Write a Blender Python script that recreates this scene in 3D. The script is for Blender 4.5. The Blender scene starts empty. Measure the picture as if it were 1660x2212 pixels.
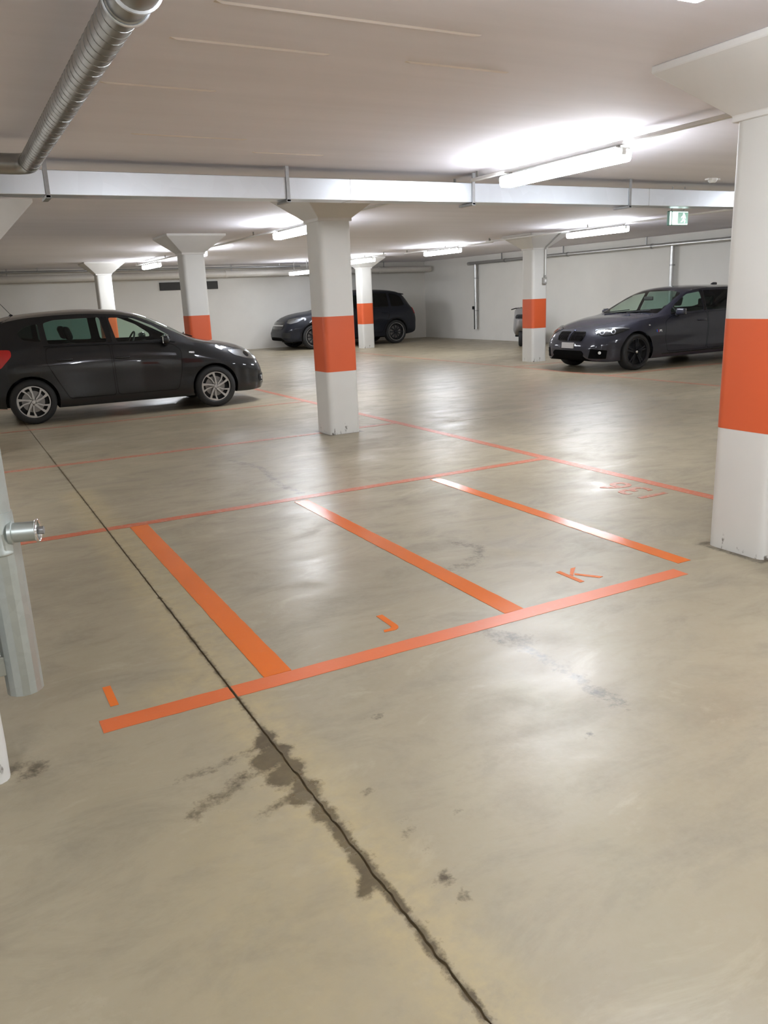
import bpy, bmesh, math, random
import numpy as np
from mathutils import Vector, Matrix, geometry
from mathutils.bvhtree import BVHTree

scene = bpy.context.scene
COL = scene.collection
R_ = math.radians
random.seed(4)

# ------------------------------------------------------------------ camera
F_PX, W_PX, H_PX = 1731.05, 1660, 2212
yaw, pitch, roll = 0.483546945, 0.263541355, 0.0420501476
CAM_H = 1.5
fwd = Vector((math.sin(yaw) * math.cos(pitch), math.cos(yaw) * math.cos(pitch), -math.sin(pitch)))
rgt = Vector((math.cos(yaw), -math.sin(yaw), 0))
dwn = fwd.cross(rgt)
r2 = rgt * math.cos(roll) + dwn * math.sin(roll)
d2 = dwn * math.cos(roll) - rgt * math.sin(roll)
cam_data = bpy.data.cameras.new('camera')
cam = bpy.data.objects.new('camera', cam_data)
COL.objects.link(cam)
cam_data.sensor_fit = 'HORIZONTAL'
cam_data.sensor_width = 36.0
cam_data.lens = 36.0 * F_PX / W_PX
cam_data.clip_start, cam_data.clip_end = 0.05, 200
M = Matrix.Identity(4)
for i in range(3):
    M[i][0], M[i][1], M[i][2] = r2[i], -d2[i], -fwd[i]
M[0][3], M[1][3], M[2][3] = 0, 0, CAM_H
cam.matrix_world = M
scene.camera = cam

# ------------------------------------------------------------------ world, exposure
world = bpy.data.worlds.new('world')
scene.world = world
world.use_nodes = True
world.node_tree.nodes['Background'].inputs[0].default_value = (0.02, 0.02, 0.02, 1)
world.node_tree.nodes['Background'].inputs[1].default_value = 0.2
scene.view_settings.view_transform = 'Standard'
scene.view_settings.look = 'None'
scene.view_settings.exposure = 0.0
scene.view_settings.gamma = 1.0
scene.view_settings.use_curve_mapping = False
LAMP_STRENGTH = 94.0
LAMP_COLOR = (0.94, 0.985, 1.05, 1)
scene.cycles.max_bounces = 10
scene.cycles.diffuse_bounces = 5
scene.cycles.glossy_bounces = 4
scene.cycles.transparent_max_bounces = 12
scene.cycles.caustics_reflective = False
scene.cycles.caustics_refractive = False
scene.cycles.use_denoising = True
scene.cycles.sample_clamp_indirect = 8.0

# ------------------------------------------------------------------ materials
def lin(r, g, b):
    def f(c):
        c /= 255.0
        return c / 12.92 if c <= 0.04045 else ((c + 0.055) / 1.055) ** 2.4
    return (f(r), f(g), f(b), 1.0)

def new_mat(name):
    m = bpy.data.materials.new(name)
    m.use_nodes = True
    nt = m.node_tree
    b = nt.nodes['Principled BSDF']
    return m, nt, b

def simple(name, col, rough=0.5, metal=0.0, noise=0.06, scale=8.0, coat=0.0, spec=0.5, bump=0.0, bump_scale=60.0):
    """plain surface with slight procedural unevenness"""
    m, nt, b = new_mat(name)
    tc = nt.nodes.new('ShaderNodeTexCoord')
    n = nt.nodes.new('ShaderNodeTexNoise')
    n.inputs['Scale'].default_value = scale
    n.inputs['Detail'].default_value = 4
    nt.links.new(tc.outputs['Object'], n.inputs['Vector'])
    mr = nt.nodes.new('ShaderNodeMapRange')
    mr.inputs['To Min'].default_value = 1 - noise
    mr.inputs['To Max'].default_value = 1 + noise
    nt.links.new(n.outputs['Fac'], mr.inputs['Value'])
    mx = nt.nodes.new('ShaderNodeVectorMath')
    mx.operation = 'SCALE'
    mx.inputs[0].default_value = col[:3]
    nt.links.new(mr.outputs[0], mx.inputs['Scale'])
    nt.links.new(mx.outputs[0], b.inputs['Base Color'])
    b.inputs['Roughness'].default_value = rough
    b.inputs['Metallic'].default_value = metal
    b.inputs['Coat Weight'].default_value = coat
    b.inputs['Coat Roughness'].default_value = 0.03
    b.inputs['Specular IOR Level'].default_value = spec
    if bump:
        n2 = nt.nodes.new('ShaderNodeTexNoise')
        n2.inputs['Scale'].default_value = bump_scale
        nt.links.new(tc.outputs['Object'], n2.inputs['Vector'])
        bp = nt.nodes.new('ShaderNodeBump')
        bp.inputs['Strength'].default_value = bump
        bp.inputs['Distance'].default_value = 0.01
        nt.links.new(n2.outputs['Fac'], bp.inputs['Height'])
        nt.links.new(bp.outputs[0], b.inputs['Normal'])
    return m

def emission(name, col, strength):
    m, nt, b = new_mat(name)
    b.inputs['Base Color'].default_value = (0.8, 0.8, 0.8, 1)
    b.inputs['Emission Color'].default_value = col
    b.inputs['Emission Strength'].default_value = strength
    return m

def tinted_glass(name, tint, spec=0.09):
    m = bpy.data.materials.new(name)
    m.use_nodes = True
    nt = m.node_tree
    for n in list(nt.nodes):
        nt.nodes.remove(n)
    out = nt.nodes.new('ShaderNodeOutputMaterial')
    mix = nt.nodes.new('ShaderNodeMixShader')
    tr = nt.nodes.new('ShaderNodeBsdfTransparent')
    tr.inputs[0].default_value = tint
    gl = nt.nodes.new('ShaderNodeBsdfGlossy')
    gl.inputs['Roughness'].default_value = 0.02
    lw = nt.nodes.new('ShaderNodeLayerWeight')
    lw.inputs['Blend'].default_value = 0.5
    pw = nt.nodes.new('ShaderNodeMath')
    pw.operation = 'POWER'
    nt.links.new(lw.outputs['Facing'], pw.inputs[0])
    pw.inputs[1].default_value = 4.0
    fr = nt.nodes.new('ShaderNodeMapRange')
    fr.inputs['To Min'].default_value = 0.045
    fr.inputs['To Max'].default_value = 0.8
    nt.links.new(pw.outputs[0], fr.inputs['Value'])
    nt.links.new(fr.outputs[0], mix.inputs[0])
    nt.links.new(tr.outputs[0], mix.inputs[1])
    nt.links.new(gl.outputs[0], mix.inputs[2])
    nt.links.new(mix.outputs[0], out.inputs[0])
    return m

def concrete_floor():
    m, nt, b = new_mat('polished_concrete')
    N, L = nt.nodes, nt.links
    tc = N.new('ShaderNodeTexCoord')
    def noise(scale, detail, rough=0.55, sx=1, sy=1, dist=0.0):
        mp = N.new('ShaderNodeMapping')
        mp.inputs['Scale'].default_value = (sx, sy, 1)
        L.new(tc.outputs['Object'], mp.inputs[0])
        n = N.new('ShaderNodeTexNoise')
        n.inputs['Scale'].default_value = scale
        n.inputs['Detail'].default_value = detail
        n.inputs['Roughness'].default_value = rough
        n.inputs['Distortion'].default_value = dist
        L.new(mp.outputs[0], n.inputs['Vector'])
        return n.outputs['Fac']
    def mrange(v, a, c, lo, hi):
        r = N.new('ShaderNodeMapRange')
        r.inputs['From Min'].default_value = a
        r.inputs['From Max'].default_value = c
        r.inputs['To Min'].default_value = lo
        r.inputs['To Max'].default_value = hi
        L.new(v, r.inputs['Value'])
        return r.outputs[0]
    def mixc(fac, c1, c2):
        x = N.new('ShaderNodeMix')
        x.data_type = 'RGBA'
        if isinstance(fac, float):
            x.inputs[0].default_value = fac
        else:
            L.new(fac, x.inputs[0])
        for k, c in ((6, c1), (7, c2)):
            if isinstance(c, tuple):
                x.inputs[k].default_value = c
            else:
                L.new(c, x.inputs[k])
        return x.outputs[2]
    def math_(op, a, c):
        x = N.new('ShaderNodeMath')
        x.operation = op
        for k, v in ((0, a), (1, c)):
            if isinstance(v, (int, float)):
                x.inputs[k].default_value = v
            else:
                L.new(v, x.inputs[k])
        return x.outputs[0]
    big = noise(0.55, 5, 0.6, 1, 1.3, 0.6)
    mid = noise(2.8, 8, 0.70, 0.7, 1.3, 0.5)
    fine = noise(38, 4, 0.6)
    speck = noise(150, 2, 0.5)
    c = mixc(mrange(big, 0.32, 0.68, 0, 1), lin(135, 124, 102), lin(153, 142, 118))
    c = mixc(mrange(mid, 0.50, 0.70, 0, 0.7), c, lin(118, 109, 92))
    cloud = noise(1.3, 8, 0.72, 0.6, 1.3, 0.5)
    c = mixc(mrange(cloud, 0.54, 0.66, 0, 0.55), c, lin(122, 112, 93))
    c = mixc(mrange(mid, 0.28, 0.42, 0.5, 0), c, lin(172, 162, 139))
    c = mixc(mrange(fine, 0.35, 0.7, 0, 0.22), c, lin(152, 143, 124))
    c = mixc(mrange(speck, 0.70, 0.78, 0, 0.35), c, lin(120, 112, 98))
    at = N.new('ShaderNodeAttribute')
    at.attribute_name = 'stain'
    edge = noise(16, 5, 0.7)
    edge2 = noise(60, 4, 0.7)
    st = math_('ADD', at.outputs['Fac'], math_('MULTIPLY', math_('SUBTRACT', edge, 0.5), 1.9))
    st = math_('ADD', st, math_('MULTIPLY', math_('SUBTRACT', edge2, 0.5), 0.9))
    has = mrange(at.outputs['Fac'], 0.0, 0.12, 0, 1)
    stain = math_('MULTIPLY', mrange(st, 0.25, 0.75, 0, 1), has)
    stain = math_('MULTIPLY', stain, mrange(mid, 0.3, 0.62, 0.75, 1.0))
    at2 = N.new('ShaderNodeAttribute')
    at2.attribute_name = 'yellowing'
    ye = math_('MULTIPLY', at2.outputs['Fac'], mrange(edge, 0.3, 0.65, 0.1, 0.8))
    c = mixc(ye, c, lin(168, 151, 112))
    c = mixc(math_('MULTIPLY', stain, 0.92), c, lin(58, 47, 29))
    L.new(c, b.inputs['Base Color'])
    r = math_('ADD', mrange(mid, 0.3, 0.7, 0.28, 0.46), math_('MULTIPLY', stain, -0.05))
    L.new(r, b.inputs['Roughness'])
    b.inputs['Specular IOR Level'].default_value = 0.5
    wav = noise(3.5, 2, 0.5, 0.7, 1.4)
    h = math_('ADD', math_('MULTIPLY', wav, 0.35), math_('MULTIPLY', fine, 0.03))
    bp = N.new('ShaderNodeBump')
    bp.inputs['Strength'].default_value = 0.35
    bp.inputs['Distance'].default_value = 0.03
    L.new(h, bp.inputs['Height'])
    L.new(bp.outputs[0], b.inputs['Normal'])
    return m

def painted(name, col, rough=0.35, wear=0.0, wear_col=(0.42, 0.38, 0.31, 1), scale=26):
    """floor paint, worn through to the concrete where wear > 0"""
    m, nt, b = new_mat(name)
    N, L = nt.nodes, nt.links
    tc = N.new('ShaderNodeTexCoord')
    n = N.new('ShaderNodeTexNoise')
    n.inputs['Scale'].default_value = scale
    n.inputs['Detail'].default_value = 6
    n.inputs['Roughness'].default_value = 0.7
    L.new(tc.outputs['Object'], n.inputs['Vector'])
    n0 = N.new('ShaderNodeTexNoise')
    n0.inputs['Scale'].default_value = 2.2
    L.new(tc.outputs['Object'], n0.inputs['Vector'])
    mr0 = N.new('ShaderNodeMapRange')
    mr0.inputs['To Min'].default_value = 0.88
    mr0.inputs['To Max'].default_value = 1.12
    L.new(n0.outputs['Fac'], mr0.inputs['Value'])
    sc = N.new('ShaderNodeVectorMath')
    sc.operation = 'SCALE'
    sc.inputs[0].default_value = col[:3]
    L.new(mr0.outputs[0], sc.inputs['Scale'])
    mr = N.new('ShaderNodeMapRange')
    mr.inputs['From Min'].default_value = 0.58 - 0.2 * wear
    mr.inputs['From Max'].default_value = 0.75 - 0.1 * wear
    mr.inputs['To Max'].default_value = min(1.0, wear)
    L.new(n.outputs['Fac'], mr.inputs['Value'])
    x = N.new('ShaderNodeMix')
    x.data_type = 'RGBA'
    L.new(mr.outputs[0], x.inputs[0])
    L.new(sc.outputs[0], x.inputs[6])
    x.inputs[7].default_value = wear_col
    L.new(x.outputs[2], b.inputs['Base Color'])
    b.inputs['Roughness'].default_value = rough
    bp = N.new('ShaderNodeBump')
    bp.inputs['Strength'].default_value = 0.12
    bp.inputs['Distance'].default_value = 0.004
    L.new(n.outputs['Fac'], bp.inputs['Height'])
    L.new(bp.outputs[0], b.inputs['Normal'])
    return m

def plaster(name, col, streak=(1, 1, 1), amount=0.05, rough=0.75, scale=2.0, bump=0.05):
    m, nt, b = new_mat(name)
    N, L = nt.nodes, nt.links
    tc = N.new('ShaderNodeTexCoord')
    mp = N.new('ShaderNodeMapping')
    mp.inputs['Scale'].default_value = streak
    L.new(tc.outputs['Object'], mp.inputs[0])
    n = N.new('ShaderNodeTexNoise')
    n.inputs['Scale'].default_value = scale
    n.inputs['Detail'].default_value = 6
    n.inputs['Roughness'].default_value = 0.6
    L.new(mp.outputs[0], n.inputs['Vector'])
    mr = N.new('ShaderNodeMapRange')
    mr.inputs['From Min'].default_value = 0.3
    mr.inputs['From Max'].default_value = 0.7
    mr.inputs['To Min'].default_value = 1 - amount
    mr.inputs['To Max'].default_value = 1 + amount
    L.new(n.outputs['Fac'], mr.inputs['Value'])
    sc = N.new('ShaderNodeVectorMath')
    sc.operation = 'SCALE'
    sc.inputs[0].default_value = col[:3]
    L.new(mr.outputs[0], sc.inputs['Scale'])
    L.new(sc.outputs[0], b.inputs['Base Color'])
    b.inputs['Roughness'].default_value = rough
    b.inputs['Specular IOR Level'].default_value = 0.3
    bp = N.new('ShaderNodeBump')
    bp.inputs['Strength'].default_value = bump
    bp.inputs['Distance'].default_value = 0.01
    L.new(n.outputs['Fac'], bp.inputs['Height'])
    L.new(bp.outputs[0], b.inputs['Normal'])
    return m

def column_paint(name, col):
    """white column paint with black scrapes near the floor"""
    m, nt, b = new_mat(name)
    N, L = nt.nodes, nt.links
    tc = N.new('ShaderNodeTexCoord')
    mp = N.new('ShaderNodeMapping')
    mp.inputs['Scale'].default_value = (1, 1, 0.35)
    L.new(tc.outputs['Object'], mp.inputs[0])
    n = N.new('ShaderNodeTexNoise')
    n.inputs['Scale'].default_value = 17
    n.inputs['Detail'].default_value = 5
    n.inputs['Roughness'].default_value = 0.7
    L.new(mp.outputs[0], n.inputs['Vector'])
    sep = N.new('ShaderNodeSeparateXYZ')
    L.new(tc.outputs['Object'], sep.inputs[0])
    zr = N.new('ShaderNodeMapRange')
    zr.inputs['From Min'].default_value = 0.02
    zr.inputs['From Max'].default_value = 0.42
    zr.inputs['To Min'].default_value = 0.17
    zr.inputs['To Max'].default_value = -0.25
    L.new(sep.outputs['Z'], zr.inputs['Value'])
    ad = N.new('ShaderNodeMath')
    ad.operation = 'ADD'
    L.new(n.outputs['Fac'], ad.inputs[0])
    L.new(zr.outputs[0], ad.inputs[1])
    mr = N.new('ShaderNodeMapRange')
    mr.inputs['From Min'].default_value = 0.725
    mr.inputs['From Max'].default_value = 0.80
    L.new(ad.outputs[0], mr.inputs['Value'])
    x = N.new('ShaderNodeMix')
    x.data_type = 'RGBA'
    L.new(mr.outputs[0], x.inputs[0])
    n3 = N.new('ShaderNodeTexNoise')
    n3.inputs['Scale'].default_value = 3
    n3.inputs['Detail'].default_value = 5
    L.new(tc.outputs['Object'], n3.inputs['Vector'])
    x2 = N.new('ShaderNodeMix')
    x2.data_type = 'RGBA'
    L.new(n3.outputs['Fac'], x2.inputs[0])
    x2.inputs[6].default_value = tuple(c * 0.94 for c in col[:3]) + (1,)
    x2.inputs[7].default_value = tuple(min(1, c * 1.05) for c in col[:3]) + (1,)
    L.new(x2.outputs[2], x.inputs[6])
    x.inputs[7].default_value = lin(96, 88, 78)
    L.new(x.outputs[2], b.inputs['Base Color'])
    b.inputs['Roughness'].default_value = 0.55
    return m

def galvanized(name, col=(0.62, 0.64, 0.66, 1), rough=0.36, scale=40, lo=0.94, hi=1.04):
    m, nt, b = new_mat(name)
    N, L = nt.nodes, nt.links
    tc = N.new('ShaderNodeTexCoord')
    v = N.new('ShaderNodeTexVoronoi')
    v.inputs['Scale'].default_value = scale
    L.new(tc.outputs['Object'], v.inputs['Vector'])
    mr = N.new('ShaderNodeMapRange')
    mr.inputs['To Min'].default_value = lo
    mr.inputs['To Max'].default_value = hi
    L.new(v.outputs['Color'], mr.inputs['Value'])
    sc = N.new('ShaderNodeVectorMath')
    sc.operation = 'SCALE'
    sc.inputs[0].default_value = col[:3]
    L.new(mr.outputs[0], sc.inputs['Scale'])
    L.new(sc.outputs[0], b.inputs['Base Color'])
    b.inputs['Metallic'].default_value = 0.9
    b.inputs['Roughness'].default_value = rough
    return m

MAT = {}
MAT['floor'] = concrete_floor()
MAT['joint'] = simple('wet_joint_filler', lin(100, 85, 60), 0.4, noise=0.4, scale=30)
MAT['crack'] = simple('dirty_crack', lin(132, 124, 108), 0.6, noise=0.2, scale=12)
MAT['ceiling'] = plaster('ceiling_paint', lin(238, 235, 242), (0.25, 2.2, 1), 0.035, 0.8, 1.6)
MAT['wall'] = plaster('wall_paint', lin(222, 219, 212), (1, 1, 1), 0.03, 0.7, 1.2)
MAT['seam'] = simple('formwork_ridge_paint', lin(226, 216, 208), 0.7)
MAT['column'] = column_paint('column_white_paint', lin(208, 206, 200))
MAT['capital'] = plaster('capital_white_paint', lin(212, 209, 204), (1, 1, 1), 0.03, 0.65, 3)
MAT['band'] = simple('orange_band_paint', lin(202, 88, 46), 0.45, noise=0.05, scale=3)
MAT['orange_gloss'] = painted('glossy_orange_floor_paint', lin(208, 104, 36), 0.17, 0.05)
MAT['orange'] = painted('orange_floor_paint', lin(196, 97, 48), 0.36, 0.12)
MAT['orange_thin'] = painted('worn_orange_floor_paint', lin(176, 90, 58), 0.36, 0.5)
MAT['orange_faded'] = painted('faded_orange_floor_paint', lin(166, 92, 62), 0.38, 0.7)
MAT['diffuser'] = emission('lit_diffuser', LAMP_COLOR, LAMP_STRENGTH)
MAT['diffuser_dim'] = emission('lit_diffuser_half', LAMP_COLOR, LAMP_STRENGTH * 0.5)  # output lowered to calm the far wall and farthest column
MAT['diffuser_mid'] = emission('lit_diffuser_reduced', LAMP_COLOR, LAMP_STRENGTH * 0.8)  # output lowered to keep the foreground floor from getting too bright
MAT['lamp_white'] = simple('white_lamp_housing', lin(225, 224, 220), 0.4)
MAT['lamp_grey'] = simple('grey_plastic', lin(150, 148, 142), 0.5)
MAT['galv'] = galvanized('galvanised_sheet', (0.80, 0.84, 0.90, 1), 0.30, 6, 0.97, 1.02)
MAT['galv_dark'] = galvanized('galvanised_bracket', (0.36, 0.36, 0.36, 1), 0.45, 60)
MAT['duct'] = galvanized('spiral_duct_steel', (0.36, 0.36, 0.35, 1), 0.3, 10)
MAT['pipe'] = galvanized('steel_wall_pipe', (0.60, 0.60, 0.59, 1), 0.36, 30)
MAT['white_pipe'] = simple('white_insulated_pipe', lin(214, 209, 201), 0.4, spec=0.6)
MAT['post'] = galvanized('hot_dip_galvanised_post', (0.50, 0.54, 0.52, 1), 0.42, 35)
MAT['chrome'] = simple('chrome', (0.8, 0.8, 0.8, 1), 0.08, 1.0, noise=0.01)
MAT['black'] = simple('black_rubber', (0.012, 0.012, 0.012, 1), 0.7)
MAT['black_plastic'] = simple('black_plastic', (0.008, 0.008, 0.009, 1), 0.5, spec=0.2)
MAT['seam_black'] = simple('door_seam_shadow_gap', (0.003, 0.003, 0.003, 1), 0.8, spec=0.05)
MAT['gloss_black'] = simple('gloss_black', (0.006, 0.006, 0.007, 1), 0.08)
MAT['dark_vent'] = simple('dark_vent_louvre', lin(52, 50, 46), 0.6)
MAT['tyre'] = simple('tyre_rubber', (0.014, 0.014, 0.014, 1), 0.75)
MAT['alloy'] = simple('machined_alloy', (0.50, 0.49, 0.48, 1), 0.3, 0.85, noise=0.02)
MAT['dark_alloy'] = simple('black_alloy', (0.018, 0.019, 0.024, 1), 0.3, 0.5)
MAT['steel_disc'] = simple('brake_steel', (0.25, 0.24, 0.23, 1), 0.4, 0.9)
MAT['paint_hatch'] = simple('black_pearl_car_paint', (0.0036, 0.0044, 0.0060, 1), 0.5, 0.0, coat=1.0, noise=0.02, spec=0.15)
MAT['paint_estate'] = simple('dark_blue_grey_car_paint', (0.014, 0.015, 0.026, 1), 0.5, 0.1, coat=1.0, noise=0.02, spec=0.2)
MAT['paint_suv'] = simple('navy_black_car_paint', (0.006, 0.0075, 0.013, 1), 0.55, 0.0, coat=0.4, noise=0.02, spec=0.2)
MAT['paint_scooter'] = simple('grey_scooter_plastic', lin(132, 128, 126), 0.4)
MAT['glass_side'] = tinted_glass('green_tinted_glass', (0.74, 0.86, 0.78, 1))
MAT['glass_dark'] = tinted_glass('privacy_glass', (0.33, 0.47, 0.43, 1))
MAT['glass_quarter'] = tinted_glass('dark_quarter_glass', (0.10, 0.14, 0.13, 1))
MAT['glass_front'] = tinted_glass('windscreen_glass', (0.78, 0.87, 0.82, 1))
MAT['lamp_lens'] = tinted_glass('clear_lamp_lens', (0.85, 0.87, 0.88, 1))
MAT['lamp_chrome'] = simple('headlamp_reflector', (0.75, 0.77, 0.8, 1), 0.16, 1.0, noise=0.1, scale=40)
MAT['tail_red'] = simple('red_tail_lens', lin(196, 22, 18), 0.12, coat=0.6)
MAT['seat'] = simple('dark_seat_fabric', (0.012, 0.012, 0.014, 1), 0.85)
MAT['plate'] = simple('number_plate_face', lin(186, 184, 184), 0.45)
MAT['exit_white'] = emission('lit_exit_face', (0.80, 1.0, 0.95, 1), 1.5)
MAT['exit_green'] = emission('lit_exit_green', (0.01, 0.46, 0.28, 1), 0.5)
MAT['sign_body'] = simple('exit_sign_housing', lin(110, 150, 138), 0.4)
MAT['badge_blue'] = simple('badge_blue', lin(40, 90, 170), 0.3)
MAT['badge_red'] = simple('badge_red', lin(190, 40, 40), 0.3)
MAT['interior_trim'] = simple('interior_trim', (0.02, 0.02, 0.021, 1), 0.7)

# ------------------------------------------------------------------ object helpers
def link(o, parent=None):
    COL.objects.link(o)
    if parent is not None:
        o.parent = parent
    return o

def obj(name, bm, mat, parent=None, smooth=None, loc=None):
    """one bmesh -> one linked mesh object; smooth = sharp angle in degrees or None for flat"""
    me = bpy.data.meshes.new(name)
    bm.normal_update()
    bm.to_mesh(me)
    bm.free()
    for mm in (mat if isinstance(mat, (list, tuple)) else [mat]):
        me.materials.append(mm)
    if smooth is not None:
        me.polygons.foreach_set('use_smooth', [True] * len(me.polygons))
        me.set_sharp_from_angle(angle=R_(smooth))
    o = bpy.data.objects.new(name, me)
    if loc is not None:
        o.location = loc
    return link(o, parent)

def tag(o, label=None, cat=None, group=None, kind=None):
    if label: o['label'] = label
    if cat: o['category'] = cat
    if group: o['group'] = group
    if kind: o['kind'] = kind
    return o

def thing(name, label, cat, loc=(0, 0, 0), rz=0.0, group=None):
    o = bpy.data.objects.new(name, None)
    o.empty_display_size = 0.1
    o.location = loc
    o.rotation_euler = (0, 0, rz)
    link(o)
    return tag(o, label, cat, group, 'thing')

def copy_tree(o, parent=None):
    c = o.copy()
    COL.objects.link(c)
    if parent is not None:
        c.parent = parent
    for ch in list(o.children):
        copy_tree(ch, c)
    return c

def NB():
    return bmesh.new()

def add_mesh(bm, verts, faces, mi=0):
    vs = [bm.verts.new(v) for v in verts]
    out = []
    for f in faces:
        try:
            q = bm.faces.new([vs[i] for i in f])
            q.material_index = mi
            out.append(q)
        except ValueError:
            pass
    return vs, out

def box(bm, x0, x1, y0, y1, z0, z1, bev=0.0, mi=0, seg=2):
    vs, fs = add_mesh(bm, [(x0, y0, z0), (x1, y0, z0), (x1, y1, z0), (x0, y1, z0), (x0, y0, z1), (x1, y0, z1), (x1, y1, z1), (x0, y1, z1)],
                      [(3, 2, 1, 0), (4, 5, 6, 7), (0, 1, 5, 4), (1, 2, 6, 5), (2, 3, 7, 6), (3, 0, 4, 7)], mi)
    if bev:
        es = list({e for f in fs for e in f.edges})
        r = bmesh.ops.bevel(bm, geom=es, offset=bev, segments=seg, profile=0.5, affect='EDGES')
        for f in r['faces']:
            f.material_index = mi
    return vs

def xform(bm, vs, mat):
    for v in vs:
        if v.is_valid:
            v.co = mat @ v.co

def frame_from(d):
    d = Vector(d).normalized()
    a = Vector((0, 0, 1)) if abs(d.z) < 0.9 else Vector((1, 0, 0))
    u = d.cross(a).normalized()
    return u, u.cross(d).normalized(), d

def tube(bm, pts, r, seg=12, cap=True, mi=0, radii=None):
    """swept tube along a polyline with mitred joints"""
    pts = [Vector(p) for p in pts]
    n = len(pts)
    rings = []
    u = None
    for i, p in enumerate(pts):
        if i == 0: d = pts[1] - p
        elif i == n - 1: d = p - pts[i - 1]
        else: d = (pts[i + 1] - p).normalized() + (p - pts[i - 1]).normalized()
        d.normalize()
        if u is None:
            u, v, _ = frame_from(d)
        else:
            u = (u - d * u.dot(d)).normalized()
        v = d.cross(u)
        rr = radii[i] if radii else r
        if 0 < i < n - 1:
            ca = max(0.5, (pts[i + 1] - p).normalized().dot(d))
        else:
            ca = 1
        rings.append([bm.verts.new(p + (u * math.cos(t) + v * math.sin(t)) * rr) for t in [2 * math.pi * k / seg for k in range(seg)]])
    for a, b in zip(rings, rings[1:]):
        for k in range(seg):
            f = bm.faces.new([a[k], a[(k + 1) % seg], b[(k + 1) % seg], b[k]])
            f.material_index = mi
    if cap:
        f = bm.faces.new(list(reversed(rings[0]))); f.material_index = mi
        f = bm.faces.new(rings[-1]); f.material_index = mi
    return rings

def lathe(bm, prof, origin, axis, seg=32, mi=0, closed=False):
    """revolve (radius, height) profile about axis through origin"""
    u, v, d = frame_from(axis)
    o = Vector(origin)
    rings = []
    for r, h in prof:
        if r < 1e-6:
            rings.append([bm.verts.new(o + d * h)])
        else:
            rings.append([bm.verts.new(o + d * h + (u * math.cos(t) + v * math.sin(t)) * r) for t in [2 * math.pi * k / seg for k in range(seg)]])
    pairs = list(zip(rings, rings[1:]))
    if closed: pairs.append((rings[-1], rings[0]))
    for a, b in pairs:
        for k in range(seg):
            k2 = (k + 1) % seg
            if len(a) == 1 and len(b) == 1: continue
            if len(a) == 1: f = bm.faces.new([a[0], b[k2], b[k]])
            elif len(b) == 1: f = bm.faces.new([a[k], a[k2], b[0]])
            else: f = bm.faces.new([a[k], a[k2], b[k2], b[k]])
            f.material_index = mi

def prism(bm, poly, mat4, depth, mi=0):
    """extrude a 2D polygon (local xy) from z=0 to z=depth, then transform"""
    n = len(poly)
    vs = [bm.verts.new(mat4 @ Vector((x, y, 0))) for x, y in poly] + [bm.verts.new(mat4 @ Vector((x, y, depth))) for x, y in poly]
    fs = [bm.faces.new(list(reversed(vs[:n]))), bm.faces.new(vs[n:])]
    for k in range(n):
        fs.append(bm.faces.new([vs[k], vs[(k + 1) % n], vs[n + (k + 1) % n], vs[n + k]]))
    for f in fs: f.material_index = mi
    return vs

def rounded(poly, r, n=4):
    """round the corners of a polygon"""
    out = []
    m = len(poly)
    for i in range(m):
        p0, p, p1 = Vector(poly[i - 1]).to_2d(), Vector(poly[i]).to_2d(), Vector(poly[(i + 1) % m]).to_2d()
        a, b = (p0 - p), (p1 - p)
        rr = min(r, a.length * 0.45, b.length * 0.45)
        a, b = p + a.normalized() * rr, p + b.normalized() * rr
        for k in range(n + 1):
            t = k / n
            q = a * (1 - t) ** 2 + p * 2 * t * (1 - t) + b * t ** 2
            out.append((q.x, q.y))
    return out

def rsquare(h, r, n=5):
    return rounded([(-h, -h), (h, -h), (h, h), (-h, h)], r, n)

# ------------------------------------------------------------------ room shell
XR, YB, XL, YF, ZC = 15.3, 25.3, -5.0, -4.0, 2.6
JX = 0.79   # floor joint runs along Y here

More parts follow.
